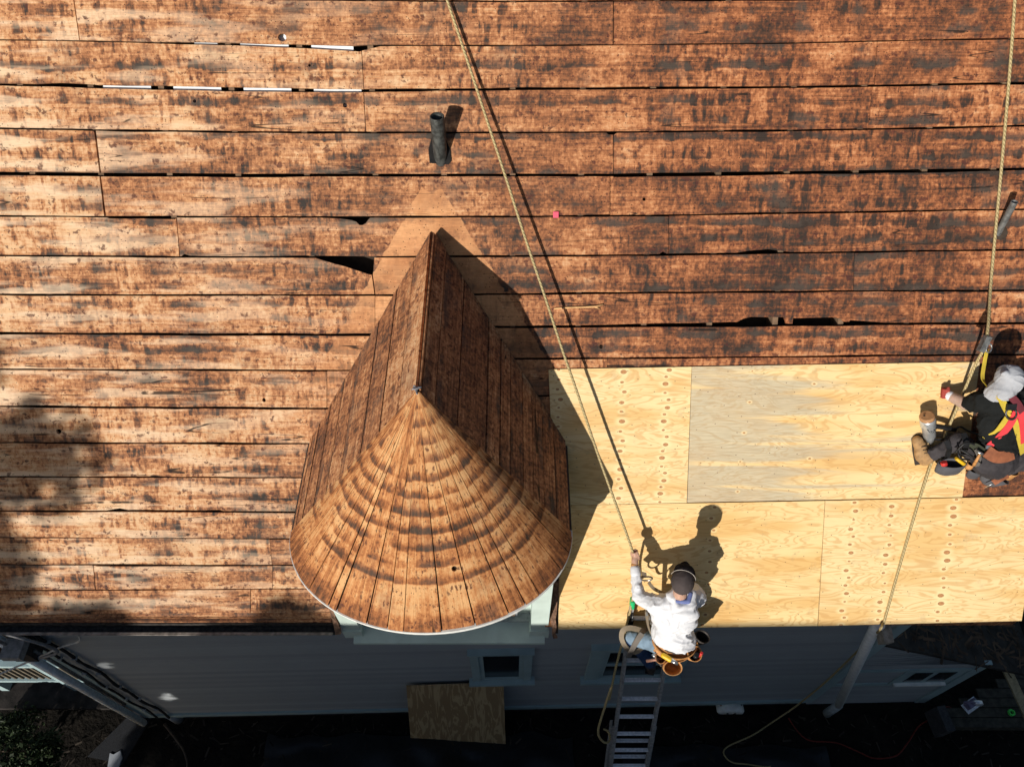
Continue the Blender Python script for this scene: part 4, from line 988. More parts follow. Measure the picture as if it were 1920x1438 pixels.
tag(MB().tube(cb, .016, 7).build('slack_cable', plain('grey_cable', (.20, .20, .21), .6), None), 'slack grey cable looping below the gutter at the west corner', 'cable')
mt = thing('meter_box', 'dark electric meter box with a grey hood under the west gutter', 'meter'); m0 = atZ(28, 1222, 3.9)
MB().cbox(m0+Vector((0, .06, -.12)), .24, .16, .30).build('box', M['gutterblk'], mt); MB().cbox(m0+Vector((.04, 0, .08)), .20, .20, .10).build('hood', plain('grey_hood', (.24, .24, .25), .6), mt)
MB().tube([m0+Vector((.12, .05, -.1)), m0+Vector((.12, .05, -2.4))], .02, 8).build('conduit', M['galv'], mt)
mb = MB(); rs = random.Random(9)
for i in range(420):
    x, y = rs.uniform(-20, 20), 0
    p = atZ(rs.uniform(0, 1920), rs.uniform(1345, 1440), -.15); a = rs.uniform(0, pi); L = rs.uniform(.015, .08); w = rs.uniform(.004, .014)
    d = Vector((cos(a), sin(a), rs.uniform(-.05, .1)))*L; e = Vector((-sin(a), cos(a), .2))*w; p = p+Vector((0, 0, rs.uniform(.0, .03)))
    mb.face([mb.vert(p+q) for q in (-d-e, d-e, d+e, -d+e)])
o = mb.build('ground_litter', plain('ground_litter_brown', (.035, .027, .02), .9, var=.8, sc=3), None); tag(o, 'scattered leaves and splinters on the dark ground', 'litter', kind='stuff')

# ================================================================== PEOPLE
def frame_of(d):
    d = d.normalized(); x = d.orthogonal().normalized(); return Matrix((x, d.cross(x), d)).transposed()
def blob(name, prims, voxel, mat, parent, wrinkle=0.0, wsc=18.0, smooth=3, stretch=(1, 1, 1), keep=None):
    """union of ellipsoids ('e', centre, radii[, rotation]) and tapered limbs ('c', a, ra, b, rb), grown into one smooth skin"""
    bm = bmesh.new()
    for p in prims:
        if p[0] == 'e':
            R = p[3] if len(p) > 3 else Matrix.Identity(3)
            mt_ = Matrix.Translation(p[1]) @ R.to_4x4() @ Matrix.Diagonal((*p[2], 1))
            bmesh.ops.create_icosphere(bm, subdivisions=3, radius=1, matrix=mt_)
        else:
            _, a, ra, b, rb = p; a, b = Vector(a), Vector(b)
            bmesh.ops.create_icosphere(bm, subdivisions=2, radius=ra, matrix=Matrix.Translation(a))
            bmesh.ops.create_icosphere(bm, subdivisions=2, radius=rb, matrix=Matrix.Translation(b))
            L = (b-a).length
            if L > 1e-4: bmesh.ops.create_cone(bm, cap_ends=True, segments=14, radius1=ra*.985, radius2=rb*.985, depth=L, matrix=Matrix.Translation((a+b)/2) @ frame_of(b-a).to_4x4())
    me = bpy.data.meshes.new(name); bm.to_mesh(me); bm.free()
    o = bpy.data.objects.new(name+'_tmp', me); COL.objects.link(o)
    m_ = o.modifiers.new('r', 'REMESH'); m_.mode = 'VOXEL'; m_.voxel_size = voxel
    s_ = o.modifiers.new('s', 'SMOOTH'); s_.factor = .5; s_.iterations = smooth
    dg = bpy.context.evaluated_depsgraph_get(); ev = o.evaluated_get(dg)
    out = bpy.data.meshes.new_from_object(ev, depsgraph=dg)
    bpy.data.objects.remove(o); bpy.data.meshes.remove(me)
    if wrinkle:
        nr = [v.normal.copy() for v in out.vertices]
        for v, n_ in zip(out.vertices, nr):
            q = Vector((v.co.x*stretch[0], v.co.y*stretch[1], v.co.z*stretch[2]))*wsc
            q = q + Vector((mnoise.noise(q*.5), mnoise.noise(q*.5+Vector((5, 1, 7))), 0))*.8
            w = max(0, 1-abs(mnoise.noise(q))*3.2); w3 = max(0, 1-abs(mnoise.noise(q*2.1+Vector((3, 8, 1))))*3.2); w2 = mnoise.noise(q*.4+Vector((9, 2, 5)))
            v.co += n_*wrinkle*(w*w*1.0+w3*w3*.4+w2*.8-.4)
    if keep:
        b2 = bmesh.new(); b2.from_mesh(out); bmesh.ops.delete(b2, geom=[v for v in b2.verts if not keep(v.co)], context='VERTS'); b2.to_mesh(out); b2.free()
    for p in out.polygons: p.use_smooth = True
    out.name = name
    return link(name, out, mat, parent)
def ribbon(pts, w, up, th=.004, n=6):
    """flat strap along points; up: direction(s) the flat side faces"""
    pts = spline(pts, n); mb = MB(); rows = []; L = 0
    for i, p in enumerate(pts):
        t = (pts[min(i+1, len(pts)-1)]-pts[max(i-1, 0)]).normalized(); u_ = up(p) if callable(up) else up
        s = t.cross(u_).normalized(); n_ = s.cross(t).normalized()
        if i: L += (p-pts[i-1]).length
        rows.append([mb.vert(p+s*(a*w/2)+n_*(b*th/2), (L, a*w/2), (L, a*w/2)) for a, b in ((-1, -1), (1, -1), (1, 1), (-1, 1))])
    for a, b in zip(rows, rows[1:]):
        for k in range(4): mb.face((a[k], a[(k+1) % 4], b[(k+1) % 4], b[k]))
    mb.face(rows[0]); mb.face(rows[-1][::-1]); return mb
def pouch(c, up, side, w, d, h, taper=.75, lean=0.0):
    """open-mouthed leather pouch: mouth centre c, mouth faces up"""
    up = up.normalized(); sx_ = (side - up*side.dot(up)).normalized(); sy_ = up.cross(sx_); mb = MB(); n = 18; rows = []
    for (z, s) in ((0, 1.0), (-.35*h, .98), (-.75*h, .90*taper+.1), (-.95*h, .62*taper), (-h, .35*taper)):
        rows.append((z, s))
    inn = [(.0, .90), (-.35*h, .86), (-.7*h, .7), (-.72*h, .05)]
    R = []
    for (z, s) in rows[::-1]+inn:
        R.append([mb.vert(c+up*z+sx_*(cos(2*pi*k/n)*w/2*s)+sy_*(sin(2*pi*k/n)*d/2*s + lean*(-z)), (k*.03, z)) for k in range(n)])
    for a, b in zip(R, R[1:]):
        for k in range(n): mb.face((a[k], a[(k+1) % n], b[(k+1) % n], b[k]), 0, True)
    mb.face(R[0][::-1]); mb.face(R[-1]); return mb
def fist(c, along, out, s=1.0):
    """closed hand round a line: c palm centre, along = direction of the gripped thing, out = direction knuckles point"""
    al = along.normalized(); o_ = (out-al*out.dot(al)).normalized(); sd = al.cross(o_); P_ = []
    P_.append(('e', c - o_*.018*s, (.030*s, .042*s, .018*s), Matrix((o_, al, sd)).transposed()))
    for k in range(4):
        b = c + al*((1.5-k)*.021*s); L_ = (.040, .046, .044, .036)[k]*s; r_ = (.0095, .010, .0098, .0085)[k]*s
        k1 = b + o_*(.020*s) - sd*.012*s; k2 = b + o_*(.020*s+L_*.35) + sd*.016*s; k3 = b + o_*(-.002*s) + sd*(.030*s)
        P_ += [('c', b - sd*.012*s, r_, k1, r_), ('c', k1, r_, k2, r_*.95), ('c', k2, r_*.95, k3, r_*.85)]
    t0 = c + al*.03*s - o_*.02*s; t1 = c + al*.046*s + sd*.026*s; t2 = c + al*.028*s + sd*.040*s + o_*.010*s
    P_ += [('c', t0, .012*s, t1, .011*s), ('c', t1, .011*s, t2, .009*s)]
    return P_
def skin_mat(name, c):
    g = G(name, .55, .35); n_ = g.noise(g.obj(), 30, 4)
    g.col(g.mix(g.step(n_, .3, .7), tuple(k*.82 for k in c), c)); g.b.inputs['Subsurface Weight'].default_value = .08; return g.mat
def cloth_mat(name, c, var=.12, weave=260.0, bump=.15, rough=.9):
    g = G(name, rough, .12); p = g.obj(); n_ = g.noise(p, 7, 4); f_ = g.noise(p, weave, 2)
    g.col(g.mix(g.step(n_, .3, .7), tuple(k*(1-var) for k in c), c)); g.bump(f_, bump, .002); return g.mat
M['skin'] = skin_mat('skin', (.52, .31, .22)); M['white_cloth'] = cloth_mat('white_fleece', (.70, .70, .72), .06)
M['jeans'] = cloth_mat('lit_denim', (.22, .31, .40), .45); M['jeans_shaded'] = cloth_mat('shaded_denim', (.04, .075, .17), .3)  # one denim in lit and shaded tones; the left shin's shade is coloured in
M['boot'] = plain('dark_boot_leather', (.035, .028, .024), .6, var=.3); M['leather'] = plain('tan_tool_leather', (.46, .22, .075), .6, var=.25, sc=25, bump=.15)
M['web'] = cloth_mat('tan_webbing', (.26, .21, .15), .25, 400); M['webgrey'] = cloth_mat('grey_webbing', (.17, .15, .13), .3, 400)
M['steel'] = plain('bright_steel', (.55, .55, .54), .3, .9, var=.1); M['yellow'] = plain('yellow_plastic', (.75, .45, .02), .4, var=.1)
M['blackp'] = plain('black_plastic_part', (.015, .015, .016), .45); M['red'] = plain('red_plastic', (.55, .035, .03), .4, var=.15)

# ------------------------------------------------------------------ worker on the ladder
w1 = thing('person', 'worker in white hoodie and dark cap on the ladder pulling the rope', 'person')
Z = atZ
pel, wai, che, uch, nek, hed = Z(1263,1206,5.17), Z(1261,1186,5.33), Z(1264,1156,5.52), Z(1268,1137,5.65), Z(1275,1114,5.79), Vector((1.382, 2.300, 5.955))
lsh, lel, lwr = Z(1231,1134,5.66), Z(1198,1117,5.61), Z(1191,1066,5.69); lhd = HAND1
rsh = Z(1307,1119,5.64); rel = rsh+Vector((.03, .16, -.24)); rhd = Z(1246,1122,5.26); rwr = rhd+(rel-rhd).normalized()*.07
lhp, lkn, lan = Z(1247,1208,5.13), Z(1186,1194,5.08), Z(1221,1247,4.42)
rhp, rkn, ran = Z(1280,1205,5.13), Z(1268,1190,4.80), Z(1250,1228,4.42)
rd = (seq[-1]-seq[-3]).normalized()
skin = [('e', hed, (.077, .095, .112)), ('c', hed+Vector((0, -.012, -.09)), .055, nek, .060), ('e', hed+Vector((0, .088, -.02)), (.014, .02, .026)), ('e', hed+Vector((-.078, -.005, -.012)), (.012, .022, .034)), ('e', hed+Vector((.078, -.005, -.012)), (.012, .022, .034)),
        ('e', hed+Vector((0, .065, -.075)), (.045, .035, .035)), ('e', hed+Vector((0, .078, .025)), (.05, .02, .014)),
        ('c', nek, .06, che, .10), ('e', che, (.14, .09, .13)), ('c', che, .10, pel, .11), ('c', lsh, .05, lel, .04), ('c', rsh, .05, rel, .04), ('c', che, .09, lsh, .05), ('c', che, .09, rsh, .05),
        ('c', lel, .042, lwr, .030), ('c', lwr, .029, lhd-(lhd-lwr).normalized()*.03, .031), ('c', rel, .042, rwr, .030), ('c', rwr, .029, rhd, .03),
        ('c', pel, .10, lhp, .08), ('c', lhp, .075, lkn, .05), ('c', lkn, .05, lan, .035), ('c', pel, .10, rhp, .08), ('c', rhp, .075, rkn, .05), ('c', rkn, .05, ran, .035)]
skin += fist(lhd, rd*-1, Vector((.1, .2, 1)), 1.0)
skin += fist(rhd, Vector((.2, .5, .6)), Vector((-1, .2, .2)), 1.0)
body = blob('body', skin, .0075, M['skin'], w1, smooth=2)
for sx in (-1, 1): MB().tube([hed+Vector((sx*.031, .076, .005)), hed+Vector((sx*.031, .088, .005))], .011, 8).build('eye', plain('eye_white', (.7, .7, .7), .3) if sx < 0 else bpy.data.materials['eye_white'], w1)
MB().tube([hed+Vector((-.022, .098, -.062)), hed+Vector((0, .102, -.064)), hed+Vector((.022, .098, -.062))], .005, 6).build('mouth', plain('lips', (.32, .12, .10), .5), w1)
Rz = Matrix.Rotation(radians(-12), 3, 'Z')
hood = [('e', che, (.200, .145, .17), Rz), ('e', uch, (.185, .12, .10), Rz), ('e', wai, (.186, .15, .15), Rz), ('e', pel+Vector((0, .02, .11)), (.186, .142, .06), Rz),
        ('c', uch+Vector((-.05, 0, .03)), .085, lsh, .082), ('c', uch+Vector((.05, 0, .03)), .085, rsh, .082), ('c', lsh, .080, lel, .062), ('c', lel, .062, lwr-(lwr-lel)*.16, .043),
        ('c', rsh, .080, rel, .064), ('c', rel, .064, rwr, .043), ('c', nek+Vector((-.075, -.0, -.02)), .034, nek+Vector((-.02, -.085, -.055)), .042), ('c', nek+Vector((-.02, -.085, -.055)), .042, nek+Vector((.075, -.085, -.055)), .050),
        ('c', nek+Vector((.075, -.085, -.055)), .05, nek+Vector((.105, .01, -.01)), .042), ('e', nek+Vector((.055, -.135, -.105)), (.105, .055, .080)), ('c', nek+Vector((.0, -.12, -.12)), .035, nek+Vector((.06, -.155, -.20)), .030), ('c', nek+Vector((.06, -.155, -.20)), .03, nek+Vector((.12, -.11, -.13)), .035), ('c', nek+Vector((.105, .01, -.01)), .04, nek+Vector((.02, .09, -.03)), .04), ('c', nek+Vector((-.075, 0, -.02)), .034, nek+Vector((.02, .09, -.03)), .04)]
blob('hoodie', hood, .0095, M['white_cloth'], w1, wrinkle=.013, wsc=8.0, smooth=3, stretch=(1, 1, 1.8))
blob('collar_lining', [('c', nek+Vector((-.03, -.055, -.005)), .018, nek+Vector((.06, -.06, .0)), .022), ('c', nek+Vector((.06, -.06, .0)), .022, nek+Vector((.085, .0, .015)), .02)], .007, cloth_mat('blue_lining', (.16, .20, .42), .2), w1, smooth=2)
blob('cuff', [('c', lwr-(lwr-lel)*.17, .047, lwr-(lwr-lel)*.02, .045)], .007, M['white_cloth'], w1, smooth=2)
blob('wristband', [('c', lwr+(lwr-lel)*.04, .034, lwr+(lwr-lel)*.13, .033)], .005, M['leather'], w1, smooth=1)
jn = [('e', pel+Vector((0, 0, -.03)), (.17, .135, .10), Rz), ('c', lhp, .098, lkn, .072), ('c', rhp, .098, rkn, .072), ('c', rkn, .072, ran, .058)]
blob('jeans', jn, .0095, M['jeans'], w1, wrinkle=.006, wsc=16, smooth=3)
blob('trouser_leg', [('c', lkn+Vector((.0, -.0, -.02)), .070, lan+(lkn-lan)*.08, .057)], .009, M['jeans_shaded'], w1, wrinkle=.005, wsc=18, smooth=3)
for an, kn in ((lan, lkn), (ran, rkn)):
    h_ = an+Vector((0, -.03, -.045)); t_ = an+Vector((.035, .17, -.06))
    blob('boot', [('c', an+(kn-an)*.12, .058, an+Vector((0, 0, -.03)), .052), ('c', h_, .044, t_, .042), ('e', an+Vector((.015, .07, -.045)), (.045, .11, .045))], .008, M['boot'], w1, smooth=2)
    MB().prism([(-.043, -.06), (.043, -.06), (.05, .06), (.045, .19), (.0, .215), (-.045, .19), (-.045, .06)], [], (an+Vector((.0, .0, -.085)), Vector((1, -.2, 0)).normalized(), Vector((.2, 1, 0)).normalized(), Vector((0, 0, 1))), 0.0, .022).build('sole', M['blackp'], w1)
# cap: crown, visor seam, bill
def cap_keep(c): return (c-hed).z > -.035 + .25*(-(c-hed).y)*0
M['capc'] = cloth_mat('brown_grey_cap', (.075, .060, .058), .25, 300); M['capb'] = cloth_mat('black_cap', (.016, .013, .015), .3, 300)
hs = Matrix.Rotation(radians(-18), 3, 'Z')
blob('cap_crown', [('e', hed+Vector((0, -.014, .022)), (.093, .112, .112), hs)], .008, M['capc'], w1, wrinkle=.003, wsc=20, smooth=2, keep=lambda c: (c-hed).z > -.05)
blob('cap_front', [('e', hed+hs@Vector((0, .052, .055)), (.087, .068, .070), hs)], .007, M['capb'], w1, wrinkle=.003, wsc=20, smooth=2, keep=lambda c: (c-hed).z > -.02)
pts = [hed+hs@Vector((.098*sin(a), .010+.018*cos(a), .030+.108*cos(a))) for a in np.linspace(-1.5, 1.5, 17)]
MB().tube(pts, .0022, 6).build('cap_piping', plain('pale_piping', (.5, .45, .40), .8), w1)
mb = MB(); V_ = []
for r_ in (.085, .15, .165):
    V_.append([mb.vert(hed+hs@Vector((.075*sin(a)*(1 if r_ < .1 else 1.02), r_*cos(a)*.95+.01, .018-.03*(r_-.085)-.02*abs(sin(a))))) for a in np.linspace(-1.35, 1.35, 15)])
for a, b in zip(V_, V_[1:]):
    for k in range(14): mb.face((a[k], a[k+1], b[k+1], b[k]), 0, True)
o = mb.build('cap_bill', M['capb'], w1, False); sd_ = o.modifiers.new('s', 'SOLIDIFY'); sd_.thickness = .005
# tool belt and pouches
def bring(c, rx, ry, z0, tilt, n=30): return [c + Rz@Vector((rx*cos(a), ry*sin(a), z0+tilt*sin(a))) for a in np.linspace(0, 2*pi, n)]
bc = pel+Vector((0, .005, .055))
ribbon(bring(bc, .192, .158, 0, 0), .05, lambda p: (p-bc).normalized(), .006, 2).build('tool_belt', M['leather'], w1)
UPc = Vector((0, -.16, 1)).normalized()
belt = thing('tool_pouch_set', 'tan leather tool pouches hanging behind the worker in white', 'pouches'); bpy.data.objects.remove(belt)
def wp(px, py, z, w, d, h, side=Vector((1, 0, 0)), up=UPc, mat=M['leather'], nm='tool_pouch'): return pouch(Z(px, py, z), up, side, w, d, h).build(nm, mat, w1)
wp(1270, 1229, 5.24, .21, .11, .22, Vector((1, .1, 0)), Vector((0, -.30, 1))); wp(1262, 1252, 5.20, .165, .125, .20, Vector((1, .1, 0)), Vector((-.05, -.40, 1)))
wp(1303, 1225, 5.24, .135, .135, .22, Vector((1, .5, 0)), Vector((.12, -.35, 1))); wp(1318, 1193, 5.27, .11, .14, .20, Vector((.3, 1, 0)), Vector((.25, -.1, 1)), M['boot'])
wp(1239, 1233, 5.20, .09, .10, .18, Vector((1, -.3, 0)), Vector((-.2, -.3, 1)))
ribbon([Z(1232,1210,5.24), Z(1252,1225,5.23), Z(1280,1224,5.23), Z(1308,1206,5.25)], .12, Vector((0, -.9, .55)), .008).build('pouch_panel', M['leather'], w1)
c_ = Z(1251, 1233, 5.29); blob('tape_measure', [('c', c_+Vector((-.03, .02, 0)), .024, c_+Vector((.025, -.015, .0)), .024)], .006, M['yellow'], w1, smooth=2)
MB().tube([c_+Vector((.03, -.02, .005)), c_+Vector((.085, -.05, .0))], [.022, .014], 8).build('tape_hook', M['steel'], w1)
c_ = Z(1304, 1227, 5.24); MB().tube([c_+Vector((0, 0, -.1)), c_+Vector((.005, -.01, .03))], .022, 10).build('screwdriver', M['blackp'], w1)
MB().tube([c_+Vector((.035, .0, -.1)), c_+Vector((.045, .0, .05))], .012, 8).build('pencil_holder', M['red'], w1)
h0 = Z(1212, 1239, 5.05); h1 = Z(1243, 1234, 5.12); MB().tube([h0, h0+(h1-h0)*.5, h1], [.014, .013, .010], 8).build('hammer_handle', plain('pinkish_grip', (.55, .28, .20), .6), w1)
ha, hb = Z(1225, 1226, 5.20), Z(1240, 1249, 5.14); MB().tube([ha, ha+(hb-ha)*.15, ha+(hb-ha)*.2, hb], [.018, .018, .011, .006], 8).build('hammer_head', M['steel'], w1)
# harness straps and the lanyard round the ladder rail
ribbon([Z(1221,1140,5.56)+Vector((-.03, .05, 0)), Z(1223,1160,5.42)+Vector((-.045, .0, 0)), Z(1228,1180,5.28)+Vector((-.05, -.0, 0)), Z(1232,1198,5.16)+Vector((-.03, -.0, 0))], .045, Vector((-1, -.3, .2)), .005).build('harness_strap', M['web'], w1)
for k in range(3): MB().cbox(Z(1222+k*4, 1150+k*8, 5.50-.07*k)+Vector((-.045, 0, 0)), .02, .03, .03).build('buckle', M['steel'], w1)
lp = [Z(1232,1190,5.10)+Vector((-.06, .03, 0)), Z(1205,1182,5.20), Z(1182,1177,5.22), Z(1168,1182,5.18), Z(1166,1198,5.10), Z(1176,1216,5.0), Z(1192,1222,4.98), Z(1204,1213,5.04)]
ribbon(lp, .045, lambda p: (p-Z(1190, 1195, 4.9)).normalized()+Vector((0, -.3, .5)), .006).build('lanyard', M['web'], w1)
ribbon([Z(1204,1187,5.22), Z(1195,1200,5.18), Z(1187,1214,5.10), Z(1178,1232,4.92)], .05, Vector((.2, -.5, 1)), .006).build('thigh_strap', M['webgrey'], w1)
MB().tube([Z(1196,1186,5.14), Z(1206,1190,5.12)], .02, 8).build('carabiner', M['steel'], w1)
# rope grab hanging in front of his chest
gr1 = thing('rope_grab', 'steel rope grab hanging on a short strap before the white hoodie', 'rope grab')
g0 = (HAND1+Vector((.07, -.10, -.20)))
MB().cbox(g0, .05, .035, .10, Matrix.Rotation(.5, 3, 'Y')).build('grab_body', M['steel'], gr1)
MB().tube([g0+Vector((.05*cos(a)+.06, 0.0, .045*sin(a)-.06)) for a in np.linspace(0, 6.283, 15)], .008, 6).build('ring', M['steel'], gr1)
ribbon([g0+Vector((.08, -.02, -.09)), g0+Vector((.13, -.06, -.14)), uch+Vector((-.05, .14, -.10))], .03, Vector((0, -.4, 1)), .005).build('strap', M['web'], gr1)

# ------------------------------------------------------------------ worker with the harness on the plywood
w2 = thing('person', 'worker in black shirt with red and yellow harness crouching on the plywood', 'person')
Rf = roof
hd2 = Vector((3.885, 3.485, 7.10)); nk2 = Rf(1893,738,.44); uc2 = Rf(1882,757,.42); ch2 = Rf(1880,790,.37); wa2 = Rf(1872,832,.30); pe2 = Rf(1864,864,.24)
ls2, le2, lw2, lh2 = Rf(1846,752,.39), Rf(1812,757,.24), Rf(1786,745,.13), Rf(1772,737,.085)
rs2, re2, rh2 = Rf(1925,745,.40), Rf(1975,765,.26), Rf(1990,715,.07)
lp2, lk2, la2 = Rf(1846,862,.18), Rf(1796,826,.22), Rf(1741,857,.085)
rp2, rk2, ra2 = Rf(1888,872,.20), Rf(1955,840,.30), Rf(1990,900,.07)
Rr = Matrix((EU, EV, RN)).transposed()
sk2 = [('e', hd2, (.08, .10, .11)), ('c', hd2-RN*.04-EV*.06, .055, nk2, .06), ('c', nk2, .06, ch2, .10), ('c', ch2, .10, pe2, .11), ('c', uc2, .08, ls2, .055), ('c', uc2, .08, rs2, .055), ('c', ls2, .055, le2, .045), ('c', le2, .054, lw2, .044), ('c', lw2, .040, lh2, .032),
       ('c', rs2, .055, re2, .045), ('c', re2, .045, rh2, .033), ('c', pe2, .1, lp2, .08), ('c', lp2, .075, lk2, .05), ('c', lk2, .05, la2, .036), ('c', pe2, .1, rp2, .08), ('c', rp2, .075, rk2, .05), ('c', rk2, .05, ra2, .036), ('e', hd2+EV*.095-RN*.02, (.016, .016, .022))]
sk2 += fist(lh2, EV, RN*.3-EU, 1.0) + fist(rh2, EU, EV+RN*.4, 1.0)
blob('body', sk2, .008, skin_mat('dusty_skin', (.48, .33, .26)), w2, smooth=2)
blob('work_glove', [(p if p[0] == 'e' else (p[0], p[1], p[2]*1.18, p[3], p[4]*1.18)) for p in fist(lh2, EV, RN*.3-EU, 1.06)], .006, cloth_mat('red_glove', (.42, .075, .06), .3), w2, smooth=1)
blob('glove_cuff', [('c', lh2+(lw2-lh2)*.55, .042, lh2+(lw2-lh2)*.9, .042)], .006, M['white_cloth'], w2, smooth=1)
ts = [('e', ch2, (.20, .21, .12), Rr), ('e', uc2, (.20, .12, .11), Rr), ('e', wa2, (.17, .17, .12), Rr), ('c', uc2, .095, ls2, .09), ('c', uc2, .095, rs2, .09), ('c', ls2, .09, ls2+(le2-ls2)*.72, .075), ('c', rs2, .09, rs2+(re2-rs2)*.7, .075), ('c', nk2, .065, uc2, .08)]
M['black_cloth'] = cloth_mat('black_cotton', (.013, .014, .014), .25)
blob('tshirt', ts, .0095, M['black_cloth'], w2, wrinkle=.013, wsc=8, smooth=3, stretch=(1, 2, 1))
M['greypant'] = cloth_mat('grey_work_cloth', (.060, .054, .058), .4)
blob('trousers', [('e', pe2, (.19, .15, .13), Rr), ('c', lp2, .092, lk2, .068), ('c', lk2, .066, la2+(lk2-la2)*.12, .056), ('c', rp2, .10, rk2, .075), ('c', rk2, .075, ra2, .06)], .0095, M['greypant'], w2, wrinkle=.014, wsc=9, smooth=3)
M['tanboot'] = plain('tan_suede_boot', (.32, .19, .085), .75, var=.25, sc=20)
bt = Rf(1720, 826, .055); bh = Rf(1733, 862, .05)
blob('boot', [('c', bh, .05, bt, .046), ('c', la2, .055, Rf(1735, 862, .06), .052), ('e', Rf(1726, 846, .055), (.05, .10, .05), Rr)], .008, M['tanboot'], w2, wrinkle=.002, smooth=2)
MB().prism([(-.05, -.13), (.045, -.13), (.055, 0), (.05, .12), (0, .15), (-.05, .12), (-.055, 0)], [], (Rf(1724, 844, .03), (EU+EV*.25).normalized(), (EV-EU*.25).normalized(), RN), .0, .018).build('sole', M['boot'], w2)
for k in range(4): MB().tube([Rf(1728+k*2.5, 838+k*6, .106), Rf(1738+k*1.5, 836+k*6.5, .10)], .004, 5).build('bootlace', M['boot'], w2)
blob('boot', [('c', ra2, .055, ra2-EV*.06, .05), ('c', ra2-EV*.05, .045, ra2+EV*.14-RN*.02, .044)], .008, M['tanboot'], w2, smooth=2)
# grey head cloth
blob('head_cloth', [('e', hd2+RN*.01, (.106, .120, .102), Rr @ Matrix.Rotation(.35, 3, 'Z')), ('c', hd2-EV*.08-EU*.03, .10, hd2-EV*.13-RN*.05-EU*.05, .085), ('e', hd2-EU*.075+EV*.055+RN*.07, (.034, .026, .03), Rr)], .009, cloth_mat('pale_grey_cloth', (.42, .43, .46), .22), w2, wrinkle=.008, wsc=7, smooth=3, stretch=(1, 1.8, 1))
# harness
M['ywb'] = cloth_mat('yellow_webbing', (.62, .46, .06), .25, 400); M['rwb'] = cloth_mat('red_webbing', (.72, .06, .07), .15, 400); M['mwb'] = cloth_mat('maroon_webbing', (.16, .035, .045), .3, 400)
def hs_(pts, w, mat, nm='harness_strap'): return ribbon([Rf(x, y, h) for x, y, h in pts], w, RN, .006).build(nm, mat, w2)
hs_([(1868, 728, .50), (1876, 745, .54), (1884, 762, .535), (1892, 776, .52)], .05, M['ywb'])
hs_([(1880, 728, .52), (1894, 742, .555), (1908, 757, .55), (1918, 775, .53)], .055, M['mwb'])
hs_([(1894, 776, .525), (1880, 796, .51), (1866, 812, .46), (1846, 822, .40)], .05, M['ywb'])
hs_([(1906, 772, .53), (1893, 797, .52), (1875, 818, .47), (1855, 836, .40)], .058, M['rwb'])
hs_([(1900, 782, .53), (1907, 805, .50), (1914, 832, .43), (1918, 850, .36)], .048, M['ywb'])
hs_([(1912, 765, .535), (1916, 790, .52), (1920, 830, .44)], .05, M['rwb'])
MB().tube([Rf(1896+10*cos(a), 776+11*sin(a), .545) for a in np.linspace(0, 6.283, 19)], .007, 7).build('d_ring', plain('dark_steel', (.10, .095, .09), .4, .8), w2)
MB().cbox(Rf(1896, 763, .55), .075, .05, .02, Rr).build('harness_plate', M['blackp'], w2); MB().cbox(Rf(1853, 838, .41), .04, .03, .012, Rr).build('buckle', M['steel'], w2)
# belt and bags
bl2 = [Rf(1812, 838, .26), Rf(1828, 838, .35), Rf(1850, 852, .39), Rf(1872, 858, .39), Rf(1895, 850, .38), Rf(1912, 838, .33)]
ribbon(bl2, .065, RN, .01).build('belt', cloth_mat('olive_belt', (.055, .06, .04), .3), w2)
def bag(px, py, h, w, d, hh, up, side, mat, nm='tool_bag'): return pouch(Rf(px, py, h), up, side, w, d, hh, .9).build(nm, mat, w2)
M['greybag'] = cloth_mat('grey_nylon', (.10, .10, .11), .3, 300)
bag(1786, 868, .22, .23, .10, .17, EV*.75+RN*.6-EU*.1, EU-EV*.1, M['greybag']); bag(1824, 868, .24, .09, .06, .09, EV*.7+RN*.6, EU+EV*.3, M['leather'], 'tool_pouch')
bag(1880, 893, .20, .19, .10, .17, EV*.45+RN*.6+EU*.5, EU*.7-EV*.5, M['greybag']); 
ribbon([Rf(1850, 846, .42), Rf(1866, 856, .425), Rf(1884, 856, .415), Rf(1900, 850, .40)], .10, RN, .012).build('leather_holder', plain('red_brown_leather', (.27, .095, .045), .6, var=.2), w2)
ribbon([Rf(1862, 905, .27), Rf(1874, 898, .28), Rf(1890, 890, .27)], .055, RN, .01).build('leather_patch', bpy.data.materials['red_brown_leather'], w2)
MB().tube([Rf(1769, 866, .25), Rf(1771, 872, .25)], .026, 12).build('chalk_bottle', M['red'], w2)
MB().tube([Rf(1792, 859, .27), Rf(1808, 870, .27)], [.014, .018], 8).build('knife', M['yellow'], w2)
MB().tube([Rf(1846, 915, .20), Rf(1862, 906, .25)], [.003, .007], 6).build('nail_set', M['steel'], w2)
for (a, b, c3) in (((1800, 842), (1822, 855), (1840, 868)), ((1790, 850), (1812, 830), (1836, 838)), ((1795, 838), (1800, 858), (1818, 862))): MB().tube(spline([Rf(*a, .33), Rf(*b, .37), Rf(*c3, .32)], 5), .008, 6).build('tool_hose', M['blackp'], w2)
bag(1832, 880, .21, .12, .08, .14, EV*.7+RN*.6-EU*.1, EU, M['greybag']); bag(1900, 884, .22, .10, .08, .13, EV*.6+RN*.6, EU, M['leather'], 'tool_pouch')
hs_([(1806, 812, .29), (1812, 832, .33), (1806, 852, .28)], .05, M['blackp'], 'thigh_strap'); hs_([(1774, 826, .24), (1780, 842, .25), (1776, 858, .2)], .045, M['blackp'], 'knee_strap')
hs_([(1830, 842, .37), (1836, 858, .36), (1832, 874, .30)], .035, M['webgrey'], 'belt_loop')
MB().tube([Rf(1838, 850, .40), Rf(1826, 872, .34)], [.010, .014], 8).build('hammer_handle', M['leather'], w2); MB().tube([Rf(1833, 847, .41), Rf(1844, 852, .41)], .013, 8).build('hammer_head', M['steel'], w2)
